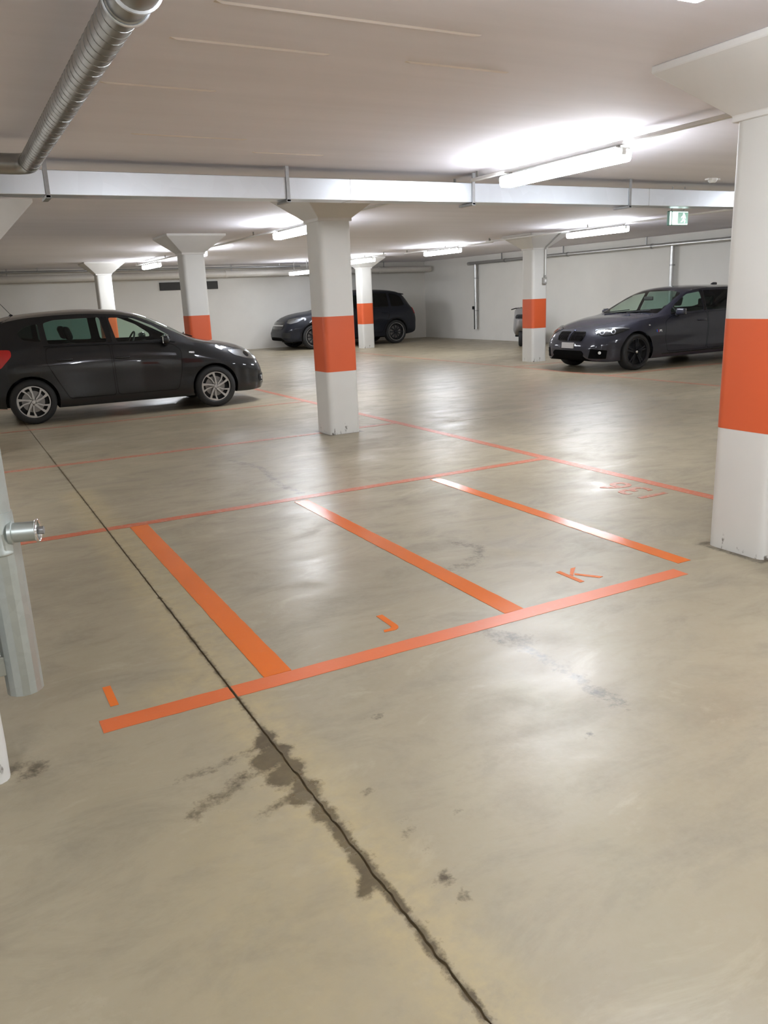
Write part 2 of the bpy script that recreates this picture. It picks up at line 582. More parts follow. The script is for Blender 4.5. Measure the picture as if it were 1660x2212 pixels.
def stain_fields(P):
    """stain and yellowing strength at floor points (marks, plus darker rings at column feet)"""
    x, y = P[:, 0], P[:, 1]
    st = np.zeros(len(P)); ye = np.zeros(len(P))
    def capsule(a, b, r, w, arr):
        a = np.array(a, float); b = np.array(b, float)
        d = b - a; L2 = max(1e-9, d @ d)
        t = np.clip(((x - a[0]) * d[0] + (y - a[1]) * d[1]) / L2, 0, 1)
        dist = np.hypot(x - a[0] - t * d[0], y - a[1] - t * d[1])
        np.maximum(arr, w * np.clip(1.4 - dist / r, 0, 1), out=arr)
    def path(pts, r, w, arr=st):
        for p, q in zip(pts, pts[1:]): capsule(p, q, r, w, arr)
    # damp band along the joint
    path([(JX, 0.3), (JX, 1.35)], 0.016, 0.8)
    path([(JX + 0.003, 1.35), (JX + 0.003, 2.5)], 0.020, 1.0)
    path([(JX, 2.5), (JX, 4.0)], 0.012, 0.65)
    path([(JX, 4.0), (JX, 12)], 0.018, 0.5)
    # wet fans leaving the joint to the left
    path([(JX, 2.48), (0.755, 2.42)], 0.035, 1.1)
    path([(JX, 2.36), (0.725, 2.32)], 0.05, 1.15)
    path([(JX, 2.24), (0.735, 2.20)], 0.05, 1.15)
    path([(JX, 2.12), (0.755, 2.07)], 0.045, 1.1)
    path([(JX, 2.02), (0.77, 1.95)], 0.03, 1.0)
    path([(0.72, 2.31), (0.56, 2.22), (0.44, 2.16)], 0.045, 0.44)
    path([(0.75, 2.10), (0.60, 2.04)], 0.025, 0.5)
    path([(0.70, 2.4), (0.45, 2.36)], 0.03, 0.42)
    path([(JX, 1.70), (0.758, 1.62), (0.735, 1.60)], 0.022, 1.05)
    path([(JX, 1.90), (0.772, 1.66)], 0.022, 1.0)
    path([(JX + 0.010, 2.1), (JX + 0.010, 1.9)], 0.018, 0.9)
    path([(JX - 0.010, 1.9), (JX - 0.010, 1.62)], 0.018, 0.9)
    # long dark spill right of the bays, and its far end
    path([(1.95, 2.76), (2.0, 2.56)], 0.05, 0.42)
    path([(2.0, 2.56), (2.02, 2.34), (1.99, 2.12), (1.99, 1.98)], 0.045, 0.5)
    path([(1.94, 2.84), (2.06, 2.62)], 0.06, 0.5)
    path([(2.29, 7.53), (2.40, 7.03), (2.36, 6.68), (2.29, 6.28), (2.32, 5.84)], 0.05, 0.45)
    # curved tyre mark in bay
    path([(2.28, 3.60), (2.44, 3.62), (2.58, 3.72), (2.66, 3.86), (2.6, 3.98)], 0.055, 0.42)
    # round spots
    for (sx, sy, r, w) in [(0.93, 1.54, 0.024, 0.72), (0.945, 1.46, 0.020, 0.72), (0.94, 1.99, 0.024, 0.5), (1.17, 2.38, 0.035, 0.5),
                           (1.74, 1.87, 0.025, 0.4), (0.95, 1.75, 0.03, 0.42), (0.97, 1.81, 0.02, 0.4), (0.95, 1.66, 0.018, 0.42), (1.05, 1.83, 0.008, 0.9), (1.13, 1.76, 0.008, 0.9)]:
        capsule((sx, sy), (sx + 0.01, sy), r, w, st)
    # darker rings around two column feet, then a streak and a mark nearby
    for cx_, cy_ in [(3.865, 8.4), (3.962, 2.93)]:
        d = np.maximum(np.abs(x - cx_), np.abs(y - cy_))
        np.maximum(st, 0.75 * np.clip(1.4 - (d - 0.19) / 0.035, 0, 1) * (d > 0.1), out=st)
    path([(3.5, 8.3), (4.4, 8.55)], 0.05, 0.5)
    path([(-0.1, 2.75), (0.05, 2.7)], 0.06, 0.5)
    # yellowed concrete beside the joint
    path([(JX, 0.3), (JX, 7)], 0.14, 0.85, ye)
    path([(0.9, 3.0), (0.9, 5.6)], 0.12, 0.7, ye)
    path([(0.4, 1.2), (0.6, 2.0)], 0.25, 0.35, ye)
    path([(0.7, 3.1), (0.55, 3.0)], 0.12, 0.7, ye)
    return st, ye

def floor_mesh():
    verts, faces = [], []
    def grid(xs, ys, wob=None):
        base = len(verts)
        for j, yy in enumerate(ys):
            for i, xx in enumerate(xs):
                dx = 0
                if wob is not None and i == wob:
                    dx = (0.0009 * math.sin(yy * 41) + 0.0008 * math.sin(yy * 97 + 1.3) + random.uniform(-0.0014, 0.0014)) * (1.8 if yy < 2.4 else 0.7)
                verts.append((xx + dx, yy, 0.0))
        nx = len(xs)
        for j in range(len(ys) - 1):
            for i in range(nx - 1):
                a = base + j * nx + i
                faces.append((a, a + 1, a + nx + 1, a + nx))
    jl, jr = JX - 0.0036, JX + 0.0036
    fine_y = list(np.arange(0.2, 9.21, 0.02))
    lx = list(np.linspace(-0.6, jl, 66))
    rx = list(np.linspace(jr, 5.0, 180))
    grid(lx, fine_y, len(lx) - 1)
    grid(rx, fine_y, 0)
    n_fine = len(verts)
    for xs in ([XL, -0.6],):
        grid(xs, [YF, YB])
    grid([-0.6, jl], [YF, 0.2]); grid([jr, 5.0], [YF, 0.2])
    grid([-0.6, jl], [9.2, YB]); grid([jr, 5.0], [9.2, YB])
    grid([5.0, XR], [YF, YB])
    me = bpy.data.meshes.new('floor')
    me.from_pydata(verts, [], faces)
    st, ye = stain_fields(np.array(verts))
    st[n_fine:] = 0; ye[n_fine:] = 0
    for nm, arr in (('stain', st), ('yellowing', ye)):
        a = me.attributes.new(nm, 'FLOAT', 'POINT')
        a.data.foreach_set('value', arr.astype(np.float32))
    me.materials.append(MAT['floor'])
    o = link(bpy.data.objects.new('floor', me))
    return tag(o, 'beige polished concrete garage floor with orange markings and damp stains', None, None, 'structure')

floor = floor_mesh()
bm = NB(); box(bm, XL, XR, YF, YB, -0.25, -0.006); obj('joint_filler', bm, MAT['joint'], floor)['label'] = 'dark damp joint filler in the long floor joint'

def strip(name, x0, x1, y0, y1, mat, label=None, z=0.0016, nseg=1, jag=0.0):
    """thin coat of paint on the floor with a real edge"""
    bm = NB()
    horiz = (x1 - x0) > (y1 - y0)
    L = (x1 - x0) if horiz else (y1 - y0)
    n = max(2, int(L / 0.05)) if jag else 1
    def loop(zz):
        lo, hi = [], []
        for k in range(n + 1):
            t = k / n
            j1, j2 = random.uniform(-jag, jag), random.uniform(-jag, jag)
            if horiz:
                lo.append((x0 + t * (x1 - x0), y0 + j1, zz)); hi.append((x0 + t * (x1 - x0), y1 + j2, zz))
            else:
                lo.append((x1 + j1, y0 + t * (y1 - y0), zz)); hi.append((x0 + j2, y0 + t * (y1 - y0), zz))
        return lo, hi
    lo, hi = loop(z)
    vt = [bm.verts.new(p) for p in lo + hi]
    vb = [bm.verts.new((p[0], p[1], 0.0002)) for p in lo + hi]
    m = n + 1
    for k in range(n):
        bm.faces.new([vt[k], vt[k + 1], vt[m + k + 1], vt[m + k]])
        bm.faces.new([vb[k], vb[k + 1], vt[k + 1], vt[k]])
        bm.faces.new([vt[m + k], vt[m + k + 1], vb[m + k + 1], vb[m + k]])
    bm.faces.new([vb[0], vt[0], vt[m], vb[m]])
    bm.faces.new([vt[n], vb[n], vb[m + n], vt[m + n]])
    bmesh.ops.recalc_face_normals(bm, faces=bm.faces)
    o = obj(name, bm, mat, floor)
    if label: o['label'] = label
    return o

J = 0.0015
strip('floor_line', 0.285, JX - 0.006, 2.815, 2.915, MAT['orange'], 'orange painted line closing the small bays, short end left of the joint', jag=J)
strip('floor_line', JX + 0.006, 3.295, 2.815, 2.915, MAT['orange'], 'orange painted line closing the small bays, long part right of the joint', jag=J)
strip('floor_line', 0.94, 1.062, 2.917, 5.64, MAT['orange_gloss'], 'glossy orange painted line between bays I and J', z=0.0022, jag=J)
strip('floor_line', 2.165, 2.278, 2.917, 5.60, MAT['orange_gloss'], 'glossy orange painted line between bays J and K', z=0.0022, jag=J)
strip('floor_line', 3.385, 3.485, 2.965, 5.60, MAT['orange_gloss'], 'glossy orange painted line at the outer side of bay K', z=0.0022, jag=J)
strip('floor_line', -0.9, JX - 0.006, 5.645, 5.735, MAT['orange_thin'], 'thin orange line behind the small bays, left of the joint', jag=J)
strip('floor_line', JX + 0.006, 4.65, 5.645, 5.735, MAT['orange_thin'], 'thin orange line behind the small bays, right of the joint', jag=J)
strip('floor_line', 4.65, 4.745, 0.8, 16.6, MAT['orange_thin'], 'long orange line along the driving lane', z=0.0012, jag=J)
strip('floor_line', -0.5, 3.66, 8.40, 8.49, MAT['orange_faded'], 'faded orange line running to the middle column', jag=J)
strip('floor_line', 4.06, 4.65, 8.44, 8.53, MAT['orange_faded'], 'faded orange stub right of the middle column', jag=J)
strip('floor_line', -0.6, 4.65, 11.27, 11.35, MAT['orange_faded'], 'faded orange line beside the black hatchback', jag=J)
strip('floor_line', -0.6, 4.65, 14.0, 14.09, MAT['orange_faded'], 'faded orange line beyond the black hatchback', jag=J)
strip('floor_line', 10.1, 15.0, 10.52, 10.61, MAT['orange_faded'], 'faded orange line beside the dark estate car', jag=J)
strip('floor_line', 10.1, 15.0, 13.2, 13.29, MAT['orange_faded'], 'faded orange line beyond the dark estate car', jag=J)
strip('floor_line', 10.0, 10.09, 8.2, 22.0, MAT['orange_faded'], 'faded orange line in front of the far bays', z=0.0012, jag=J)
strip('floor_crack', 5.2, 12.5, 8.09, 8.105, MAT['crack'], 'thin dirty crack across the driving lane', z=0.0006, jag=0.01)

def floor_text(name, body, mat, x, y, size, rz, label, sx=1.0):
    cu = bpy.data.curves.new('lettering', 'FONT')
    cu.body = body
    cu.size = size
    cu.extrude = 0.0009
    cu.align_x = 'CENTER'; cu.align_y = 'CENTER'
    cu.offset = 0.004
    to = bpy.data.objects.new('lettering', cu)
    COL.objects.link(to)
    bpy.context.view_layer.update()
    me = bpy.data.meshes.new_from_object(to.evaluated_get(bpy.context.evaluated_depsgraph_get()))
    bpy.data.objects.remove(to)
    me.materials.clear(); me.materials.append(mat)
    o = bpy.data.objects.new(name, me)
    o.location = (x, y, 0.0012)
    o.rotation_euler = (0, 0, rz)
    o.scale = (sx, 1, 1)
    link(o, floor)
    o['label'] = label
    return o

def floor_poly(name, poly, mat, label):
    bm = NB()
    prism(bm, poly, Matrix.Translation((0, 0, 0.0002)), 0.0016)
    bmesh.ops.recalc_face_normals(bm, faces=bm.faces)
    o = obj(name, bm, mat, floor)
    o['label'] = label
    return o

floor_poly('floor_letter', [(0.343, 3.01), (0.375, 3.01), (0.375, 3.195), (0.343, 3.195)], MAT['orange_gloss'], 'orange painted letter I')
# J: stem with a hook to the left
jp = [(1.632, 3.235), (1.665, 3.235), (1.665, 3.10)]
jp += [(1.625 + 0.04 * math.cos(t), 3.085 + 0.045 * math.sin(t)) for t in [-k * 0.4 for k in range(0, 5)]]
jp += [(1.575, 3.045), (1.583, 3.068), (1.612, 3.066), (1.630, 3.078), (1.632, 3.10)]
floor_poly('floor_letter', jp, MAT['orange_gloss'], 'orange painted letter J')
kl = bpy.data.objects.new('floor_letter', None); link(kl, floor); kl['label'] = 'orange painted letter K'
def kpart(poly):
    bm = NB(); prism(bm, poly, Matrix.Translation((0, 0, 0.0002)), 0.0016); bmesh.ops.recalc_face_normals(bm, faces=bm.faces)
    obj('letter_stroke', bm, MAT['orange_gloss'], kl)
kpart([(2.745, 3.04), (2.775, 3.04), (2.775, 3.235), (2.745, 3.235)])
kpart([(2.783, 3.135), (2.80, 3.155), (2.885, 3.235), (2.85, 3.235), (2.783, 3.165)])
kpart([(2.800, 3.145), (2.815, 3.165), (2.905, 3.04), (2.875, 3.035)])
floor_text('floor_number', '136', MAT['orange_faded'], 4.425, 4.32, 0.38, R_(90), 'faded orange bay number 136 seen sideways')

# ceiling with formwork ridges
bm = NB(); box(bm, XL - 0.3, XR + 0.3, YF - 0.3, YB + 0.3, ZC, ZC + 0.25)
ceiling = tag(obj('ceiling', bm, MAT['ceiling']), 'white painted concrete ceiling', None, None, 'structure')
for x0, x1, yy in [(1.05, 1.80, 3.785), (2.2, 2.82, 3.765), (1.1, 2.32, 3.30), (1.30, 2.1, 5.84), (2.3, 2.9, 6.3), (0.9, 1.5, 4.6)]:
    bm = NB()
    add_mesh(bm, [(x0, yy - 0.012, ZC), (x1, yy - 0.012, ZC), (x1 - 0.03, yy, ZC - 0.006), (x0 + 0.03, yy, ZC - 0.006), (x1, yy + 0.012, ZC), (x0, yy + 0.012, ZC)],
             [(0, 1, 2, 3), (3, 2, 4, 5), (0, 3, 5), (1, 4, 2)])
    bmesh.ops.recalc_face_normals(bm, faces=bm.faces)
    obj('formwork_ridge', bm, MAT['seam'], ceiling)

def wall(name, x0, x1, y0, y1, label, z0=-0.2, z1=ZC):
    bm = NB(); box(bm, x0, x1, y0, y1, z0, z1)
    return tag(obj(name, bm, MAT['wall']), label, None, None, 'structure')
wall('wall_back', XL, XR + 0.3, YB, YB + 0.3, 'far white wall behind the parked cars')
wall('wall_right', XR, XR + 0.3, YF, YB, 'white wall with grey pipes on the right')
wall('wall_left', XL - 0.3, XL, YF, YB + 0.3, 'left wall out of view')
wall('wall_front', XL - 0.3, XR + 0.3, YF - 0.3, YF, 'wall behind the viewer')
# pier at the near left, its rounded edge just in view, and the pier with a bracketed head farther on
bm = NB()
prism(bm, rounded([(-1.6, 2.66), (-0.035, 2.66), (-0.035, 2.98), (-1.6, 2.98)], 0.05), Matrix.Translation((0, 0, 0)), ZC)
bmesh.ops.recalc_face_normals(bm, faces=bm.faces)
tag(obj('wall_near_left', bm, MAT['column'], None, 40), 'white wall end with rounded edge at the lower left', None, None, 'structure')
bm = NB()
box(bm, -2.2, 0.20, 9.4, 9.75, 0, ZC)
wf = tag(obj('wall_far_left', bm, MAT['wall']), 'white wall end beside the silver cable duct', None, None, 'structure')
bm = NB()
prism(bm, [(0.20, 1.80), (0.26, 1.80), (1.02, ZC - 0.03), (1.02, ZC), (0.20, ZC)], Matrix(((1, 0, 0, 0), (0, 0, 1, 9.4), (0, 1, 0, 0), (0, 0, 0, 1))), 0.35)
bmesh.ops.recalc_face_normals(bm, faces=bm.faces)
obj('haunch', bm, MAT['capital'], wf)

# ------------------------------------------------------------------ columns
def column(x, y, label, s=1.0, name='column'):
    t = thing(name, label, 'column', (x, y, 0), 0, 'orange banded white columns')
    a, r = 0.19, 0.06
    def seg(z0, z1, h, nm, mat):
        bm = NB(); prism(bm, rsquare(h, r), Matrix.Translation((0, 0, z0)), z1 - z0)
        bmesh.ops.recalc_face_normals(bm, faces=bm.faces)
        return obj(nm, bm, mat, t, 30)
    seg(0, 0.702, a, 'lower_shaft', MAT['column'])
    seg(0.702, 1.302, a + 0.001, 'orange_band', MAT['band'])['label'] = 'orange painted warning band'
    seg(1.302, 2.305, a, 'upper_shaft', MAT['column'])
    bm = NB()
    hb, ht = 0.20, 0.49
    rings = []
    for h, z in ((hb, 2.29), (hb, 2.32), (ht, ZC - 0.035), (ht, ZC)):
        rings.append([bm.verts.new((sx * h, sy * h, min(z, ZC - 0.001))) for sx, sy in ((-1, -1), (1, -1), (1, 1), (-1, 1))])
    for p, q in zip(rings, rings[1:]):
        for k in range(4):
            bm.faces.new([p[k], p[(k + 1) % 4], q[(k + 1) % 4], q[k]])
    bm.faces.new(list(reversed(rings[0]))); bm.faces.new(rings[-1])
    bmesh.ops.bevel(bm, geom=[e for e in bm.edges], offset=0.004, segments=1, affect='EDGES')
    obj('capital', bm, MAT['capital'], t)
    return t
colR = column(3.975, 2.925, 'nearest white column with orange band and scraped foot, at the right edge')
colC = column(3.865, 8.40, 'white orange-banded column standing alone between the small bays and the driving lane')
col2 = column(3.875, 14.0, 'white orange-banded column rising behind the hood of the black hatchback')
col3 = column(3.82, 22.2, 'white orange-banded column rising behind the roof of the black hatchback')
col4 = column(11.175, 14.0, 'white orange-banded column with a switch and cable, before the estate car nose')
colK = column(11.2, 22.0, 'farthest white orange-banded column, in front of the black off-roader')
for yy in (8.4, -2.4):
    pass

# ------------------------------------------------------------------ lamps
def make_lamp(L=1.45):
    t = thing('ceiling_lamp', 'x', 'lamp', (0, 0, 0))
    # housing on top
    bm = NB()
    w = 0.078
    sec = [(-w + 0.012, 0.088), (-w + 0.02, 0.098), (w - 0.02, 0.098), (w - 0.012, 0.088)]
    mt = Matrix(((1, 0, 0, 0), (0, 0, 1, -L / 2), (0, 1, 0, 0), (0, 0, 0, 1)))
    prism(bm, sec, mt, L); bmesh.ops.recalc_face_normals(bm, faces=bm.faces)
    obj('housing', bm, MAT['lamp_white'], t)
    bm = NB()
    sec = [(-w + 0.010, 0.088), (-w, 0.075)] + [(-w + 0.002 + 0.03 * (1 - math.cos(a)), 0.034 - 0.034 * math.sin(a)) for a in [k * math.pi / 10 for k in range(6)]]
    sec += [(-p[0], p[1]) for p in reversed(sec)]
    mt = Matrix(((1, 0, 0, 0), (0, 0, 1, -L / 2), (0, 1, 0, 0), (0, 0, 0, 1)))
    prism(bm, sec, mt, L); bmesh.ops.recalc_face_normals(bm, faces=bm.faces)
    obj('diffuser', bm, MAT['diffuser'], t, 40)['label'] = 'glowing white diffuser'
    for s in (-1, 1):
        bm = NB(); box(bm, -0.022, 0.022, s * L / 2 - 0.004, s * L / 2 + 0.010, 0.045, 0.096, 0.003)
        obj('end_cap', bm, MAT['lamp_white'], t)
        bm = NB(); box(bm, -0.012, 0.012, s * (L / 2 - 0.06) - 0.01, s * (L / 2 - 0.06) + 0.01, 0.096, 0.121)
        obj('hanger', bm, MAT['lamp_grey'], t)
    return t
LZ = 2.397
lamp0 = make_lamp()
LAMPS = [((4.69, 5.56), 'large lit tube lamp right of centre, in front of the silver cable duct'),
         ((4.77, 11.5), 'lit tube lamp partly hidden behind the middle column'),
         ((4.77, 17.0), 'lit tube lamp behind the column beyond the hatchback hood'),
         ((4.85, 21.2), 'small far lit lamp between the two columns behind the hatchback'),
         ((10.66, 11.6), 'lit tube lamp above the estate car, beside the cable column'),
         ((10.82, 17.05), 'lit tube lamp in the far lane, left of the cable column'),
         ((10.50, 20.75), 'small lit lamp in front of the farthest column'),
         ((2.33, 1.42), 'lit tube lamp overhead at the top edge of the photo'),
         ((4.69, -2.3), 'lit tube lamp behind the viewer'),
         ((10.66, 6.1), 'lit tube lamp hidden behind the nearest column'),
         ((10.66, 0.6), 'lit tube lamp out of view on the right'),
         ((-2.6, 13.6), 'lit tube lamp out of view on the left'),
         ((-1.4, -0.7), 'added fill lamp out of view at the near left'),  # invented lamp, brightens the near left floor
         ((-1.7, 7.4), 'added fill lamp out of view at the middle left')]  # invented lamp, lifts the left floor behind the bays
dimmed = []      # lamps set weaker to balance the brightness
for i, ((lx, ly), lab) in enumerate(LAMPS):
    o = lamp0 if i == 0 else copy_tree(lamp0)
    o.location = (lx, ly, LZ)
    tag(o, lab, 'lamp', 'ceiling tube lamps')
    if i in (6, 7): dimmed.append(o)
for ch in [c for d in dimmed for c in d.children]:
    if ch.name.startswith('diffuser'):
        ch.data = ch.data.copy(); ch.data.materials[0] = MAT['diffuser_mid' if ch.parent.location.y < 5 else 'diffuser_dim']
o = copy_tree(lamp0); o.location = (9.62, 23.0, 2.205); o.rotation_euler = (0, 0, 0)
tag(o, 'small far lit lamp above the off-roader hood, before the white pipe', 'lamp', 'ceiling tube lamps')
for ch in list(o.children):
    if ch.name.startswith('hanger'):
        bpy.data.objects.remove(ch)
    elif ch.name.startswith('diffuser'):
        ch.data = ch.data.copy(); ch.data.materials[0] = MAT['diffuser_dim']
# rods that hold the low lamp
for s in (-1, 1):
    bm = NB(); tube(bm, [(0, s * 0.5, 0.088), (0, s * 0.5, ZC - 2.205)], 0.008, 6)
    obj('hanger', bm, MAT['lamp_grey'], o)

def trunking(x, y0, y1, label):
    t = thing('cable_trunking', label, 'cable duct', (x, 0, 0))
    bm = NB(); box(bm, -0.022, 0.022, y0, y1, 2.517, 2.545, 0.004, seg=1)
    obj('channel', bm, MAT['lamp_white'], t)
    n = max(2, int((y1 - y0) / 2.7))
    for k in range(n + 1):
        yy = y0 + 0.1 + (y1 - y0 - 0.2) * k / n
        bm = NB(); box(bm, -0.008, 0.008, yy - 0.012, yy + 0.012, 2.543, ZC)
        obj('hanger', bm, MAT['lamp_grey'], t)
    return t
trunking(4.69, -3.2, 6.84, 'white cable trunking above the large lamp, running to the silver duct')
trunking(4.77, 7.15, 22.5, 'white cable trunking above the lamps beyond the middle column')
trunking(10.66, -0.5, 15.0, 'white cable trunking passing the cable column above the estate car lamp')
trunking(10.5, 19.3, 21.7, 'short white cable trunking above the lamp at the farthest column')
trunking(10.86, 15.05, 18.9, 'white cable trunking above the far lane lamps')

# ------------------------------------------------------------------ silver cable duct across the garage
def cable_duct():
    t = thing('cable_duct', 'silver rectangular sheet metal cable duct crossing under the ceiling', 'duct', (0, 0, 0))
    y0, y1, z0, z1 = 6.86, 7.06, 2.335, 2.512
    edges = [-1.4, 0.86, 2.80, 4.72, 6.76, 8.72, 10.7, 12.7, 15.1]
    for a, b in zip(edges, edges[1:]):
        bm = NB(); box(bm, a + 0.003, b - 0.003, y0, y1, z0, z1, 0.004, seg=1)
        obj('duct_section', bm, MAT['galv'], t)
    for a in edges[1:-1]:
        br = bpy.data.objects.new('duct_bracket', None); link(br, t)
        bm = NB(); box(bm, a - 0.015, a + 0.015, y0 - 0.014, y0 - 0.003, z0 - 0.02, ZC - 0.001)
        obj('strap', bm, MAT['galv_dark'], br)
        bm = NB(); box(bm, a - 0.02, a + 0.02, y0 - 0.014, y1 + 0.02, z0 - 0.026, z0 - 0.004)
        obj('foot', bm, MAT['galv_dark'], br)
    for a in (7.05, 0.3, 3.4):
        bm = NB(); box(bm, a - 0.002, a + 0.002, y0 - 0.0015, y1, z0 - 0.001, z1 + 0.001)
        obj('joint_seam', bm, MAT['galv_dark'], t)
    return t
cable_duct()

# ------------------------------------------------------------------ spiral duct at the upper left
def spiral_duct():
    t = thing('ventilation_pipe', 'round galvanised spiral ventilation pipe with bends at the upper left', 'pipe', (0, 0, 0))
    x0, z0, r = 0.675, 2.435, 0.062
    ya, yb = 2.88, 6.05
    bm = NB()
    n = 60
    pts, rad = [], []
    for k in range(n + 1):
        pts.append((x0, ya + (yb - ya) * k / n, z0)); rad.append(r)
    tube(bm, pts, r, 28, radii=rad)
    obj('straight_pipe', bm, MAT['duct'], t, 50)
    # the spiral lock seam
    bm = NB()
    turns = 44
    tube(bm, [(x0 + (r + 0.0005) * math.cos(a), ya + (yb - ya) * a / (2 * math.pi * turns), z0 + (r + 0.0005) * math.sin(a)) for a in [k * 2 * math.pi / 20 for k in range(20 * turns + 1)]], 0.0013, 5)
    obj('spiral_seam', bm, MAT['duct'], t, 60)
    # bend to the left at the far end
    bm = NB()
    R2 = 0.10
    pts = [(x0, yb - 0.02, z0)] + [(x0 - R2 + R2 * math.cos(a), yb + R2 * math.sin(a), z0) for a in [k * math.pi / 2 / 5 for k in range(6)]] + [(-1.6, yb + R2, z0)]
    tube(bm, pts, r + 0.003, 28)
    obj('far_bend', bm, MAT['duct'], t, 40)
    # collar and bend up into the ceiling at the near end
    bm = NB(); lathe(bm, [(r + 0.001, 0), (r + 0.009, 0.002), (r + 0.009, 0.012), (r + 0.004, 0.016), (r + 0.004, 0.16), (r + 0.001, 0.165)], (x0, 2.90, z0), (0, -1, 0), 32)
    obj('collar', bm, MAT['duct'], t, 40)
    bm = NB(); tube(bm, [(x0 + (r + 0.012) * math.cos(a), 2.893, z0 + (r + 0.012) * math.sin(a)) for a in [k * 2 * math.pi / 32 for k in range(33)]], 0.006, 6)
    obj('pipe_clamp', bm, MAT['galv'], t, 60)
    bm = NB(); box(bm, x0 - 0.01, x0 + 0.01, 2.886, 2.90, z0 + r + 0.012, ZC)
    obj('clamp_hanger', bm, MAT['galv_dark'], t)
    bm = NB()
    R3 = 0.085
    pts = [(x0, 2.76, z0)] + [(x0, 2.72 - R3 * math.sin(a), z0 + R3 - R3 * math.cos(a)) for a in [k * math.pi / 2 / 8 for k in range(9)]] + [(x0, 2.72 - R3, ZC)]
    tube(bm, pts, 0.076, 32)
    obj('near_bend', bm, MAT['duct'], t, 50)
    bm = NB(); lathe(bm, [(0.076, 0), (0.084, 0.002), (0.084, 0.012), (0.076, 0.014)], (x0, 2.752, z0), (0, -1, 0), 32)
    obj('bend_rim', bm, MAT['galv'], t, 40)
    return t
spiral_duct()

# two thin dark rods, added for dark lines under the ceiling, far left
for k, (x1_, yy, zz) in enumerate([(0.86, 7.9, 2.50), (0.50, 8.2, 2.36)]):
    bm = NB(); tube(bm, [(-1.5, yy, zz), (x1_, yy, zz)], 0.014, 8)
    o = obj('rod', bm, MAT['galv_dark'], None, 40)
    tag(o, ('upper' if k == 0 else 'lower') + ' of two short dark rods left of the wall haunch', 'pipe', 'dark rods at the left')
    bm = NB(); box(bm, -1.2, -1.18, yy - 0.01, yy + 0.01, zz, ZC); obj('hanger', bm, MAT['galv_dark'], o)

# ------------------------------------------------------------------ pipes on the walls
def wall_pipes():
    t = thing('wall_pipe', 'grey steel pipe running high along the right wall with two drops', 'pipe', (XR, 0, 0))
    x = -0.10
    bm = NB()
    tube(bm, [(x, 3.0, 2.375), (x, 22.3, 2.375)], 0.05, 20)
    obj('upper_pipe', bm, MAT['pipe'], t, 50)
    bm = NB(); lathe(bm, [(0.0, 0.0), (0.04, 0.0), (0.055, 0.02), (0.055, 0.14), (0.05, 0.14)], (x, 22.42, 2.375), (0, -1, 0), 20)
    obj('end_cap', bm, MAT['pipe'], t, 40)
    for yy in (8.1, 14.6, 17.6, 20.4):
        bm = NB(); lathe(bm, [(0.05, 0), (0.057, 0), (0.057, 0.05), (0.05, 0.05)], (x, yy, 2.375), (0, 1, 0), 20)
        obj('pipe_joint', bm, MAT['galv_dark'], t, 40)
        bm = NB(); box(bm, x - 0.012, x + 0.012, yy + 0.2, yy + 0.23, 2.42, ZC)
        obj('pipe_hanger', bm, MAT['galv_dark'], t)
    for yy, zb in ((22.0, 0.33), (14.0, 0.3)):
        bm = NB()
        tube(bm, [(x, yy, 2.34), (x, yy, zb)], 0.047, 16)
        obj('drop_pipe', bm, MAT['pipe'], t, 50)
        for zz in (1.9, 0.9):
            bm = NB(); lathe(bm, [(0.047, 0), (0.052, 0), (0.052, 0.03), (0.047, 0.03)], (x, yy, zz), (0, 0, 1), 16)
            c = obj('pipe_clamp', bm, MAT['galv_dark'], t, 40)
            bm = NB(); box(bm, x + 0.045, 0.0, yy - 0.01, yy + 0.01, zz + 0.005, zz + 0.025); obj('clamp_stud', bm, MAT['galv_dark'], c)
    return t
wall_pipes()
bm = NB(); tube(bm, [(XR - 0.012, 22.22, 1.0), (XR - 0.012, 22.22, 0.32)], 0.014, 8)
o = obj('cable', bm, MAT['black_plastic'], None, 40); tag(o, 'thin black cable on the wall beside the far drop pipe', 'cable')
bm = NB(); box(bm, XR - 0.06, XR - 0.0, 22.16, 22.28, 0.95, 1.05, 0.01); obj('socket_box', bm, MAT['black_plastic'], o)

def back_pipe():
    t = thing('white_pipe', 'white pipe running under the ceiling along the far wall', 'pipe', (0, 0, 0))
    edges = [-4.9, 1.6, 4.4, 7.9, 11.4, 13.2, 15.2]
    for k, (a, b) in enumerate(zip(edges, edges[1:])):
        bm = NB(); tube(bm, [(a + 0.01, 24.72, 2.33), (b - 0.01, 24.72, 2.33)], 0.095, 20)
        obj('pipe_section', bm, MAT['white_pipe'], t, 40)
        if k:
            bm = NB(); lathe(bm, [(0.09, -0.05), (0.108, -0.05), (0.108, 0.05), (0.09, 0.05)], (a, 24.72, 2.33), (1, 0, 0), 20)
            obj('pipe_sleeve', bm, MAT['white_pipe'], t, 40)
            bm = NB(); box(bm, a + 0.15, a + 0.175, 24.71, 24.73, 2.42, ZC); obj('pipe_hanger', bm, MAT['galv_dark'], t)
    return t
back_pipe()
bm = NB(); tube(bm, [(-4.9, 24.4, 2.50), (10.2, 24.4, 2.50)], 0.03, 10)  # thin dark rod drawn in the gap above the white pipe
o = tag(obj('dark_rod', bm, MAT['galv_dark'], None, 40), 'thin dark conduit above the white pipe at the far wall', 'pipe')
for xx in (-2, 2.5, 5.5, 9.5):
    bm = NB(); box(bm, xx, xx + 0.02, 24.39, 24.41, 2.52, ZC); obj('hanger', bm, MAT['galv_dark'], o)

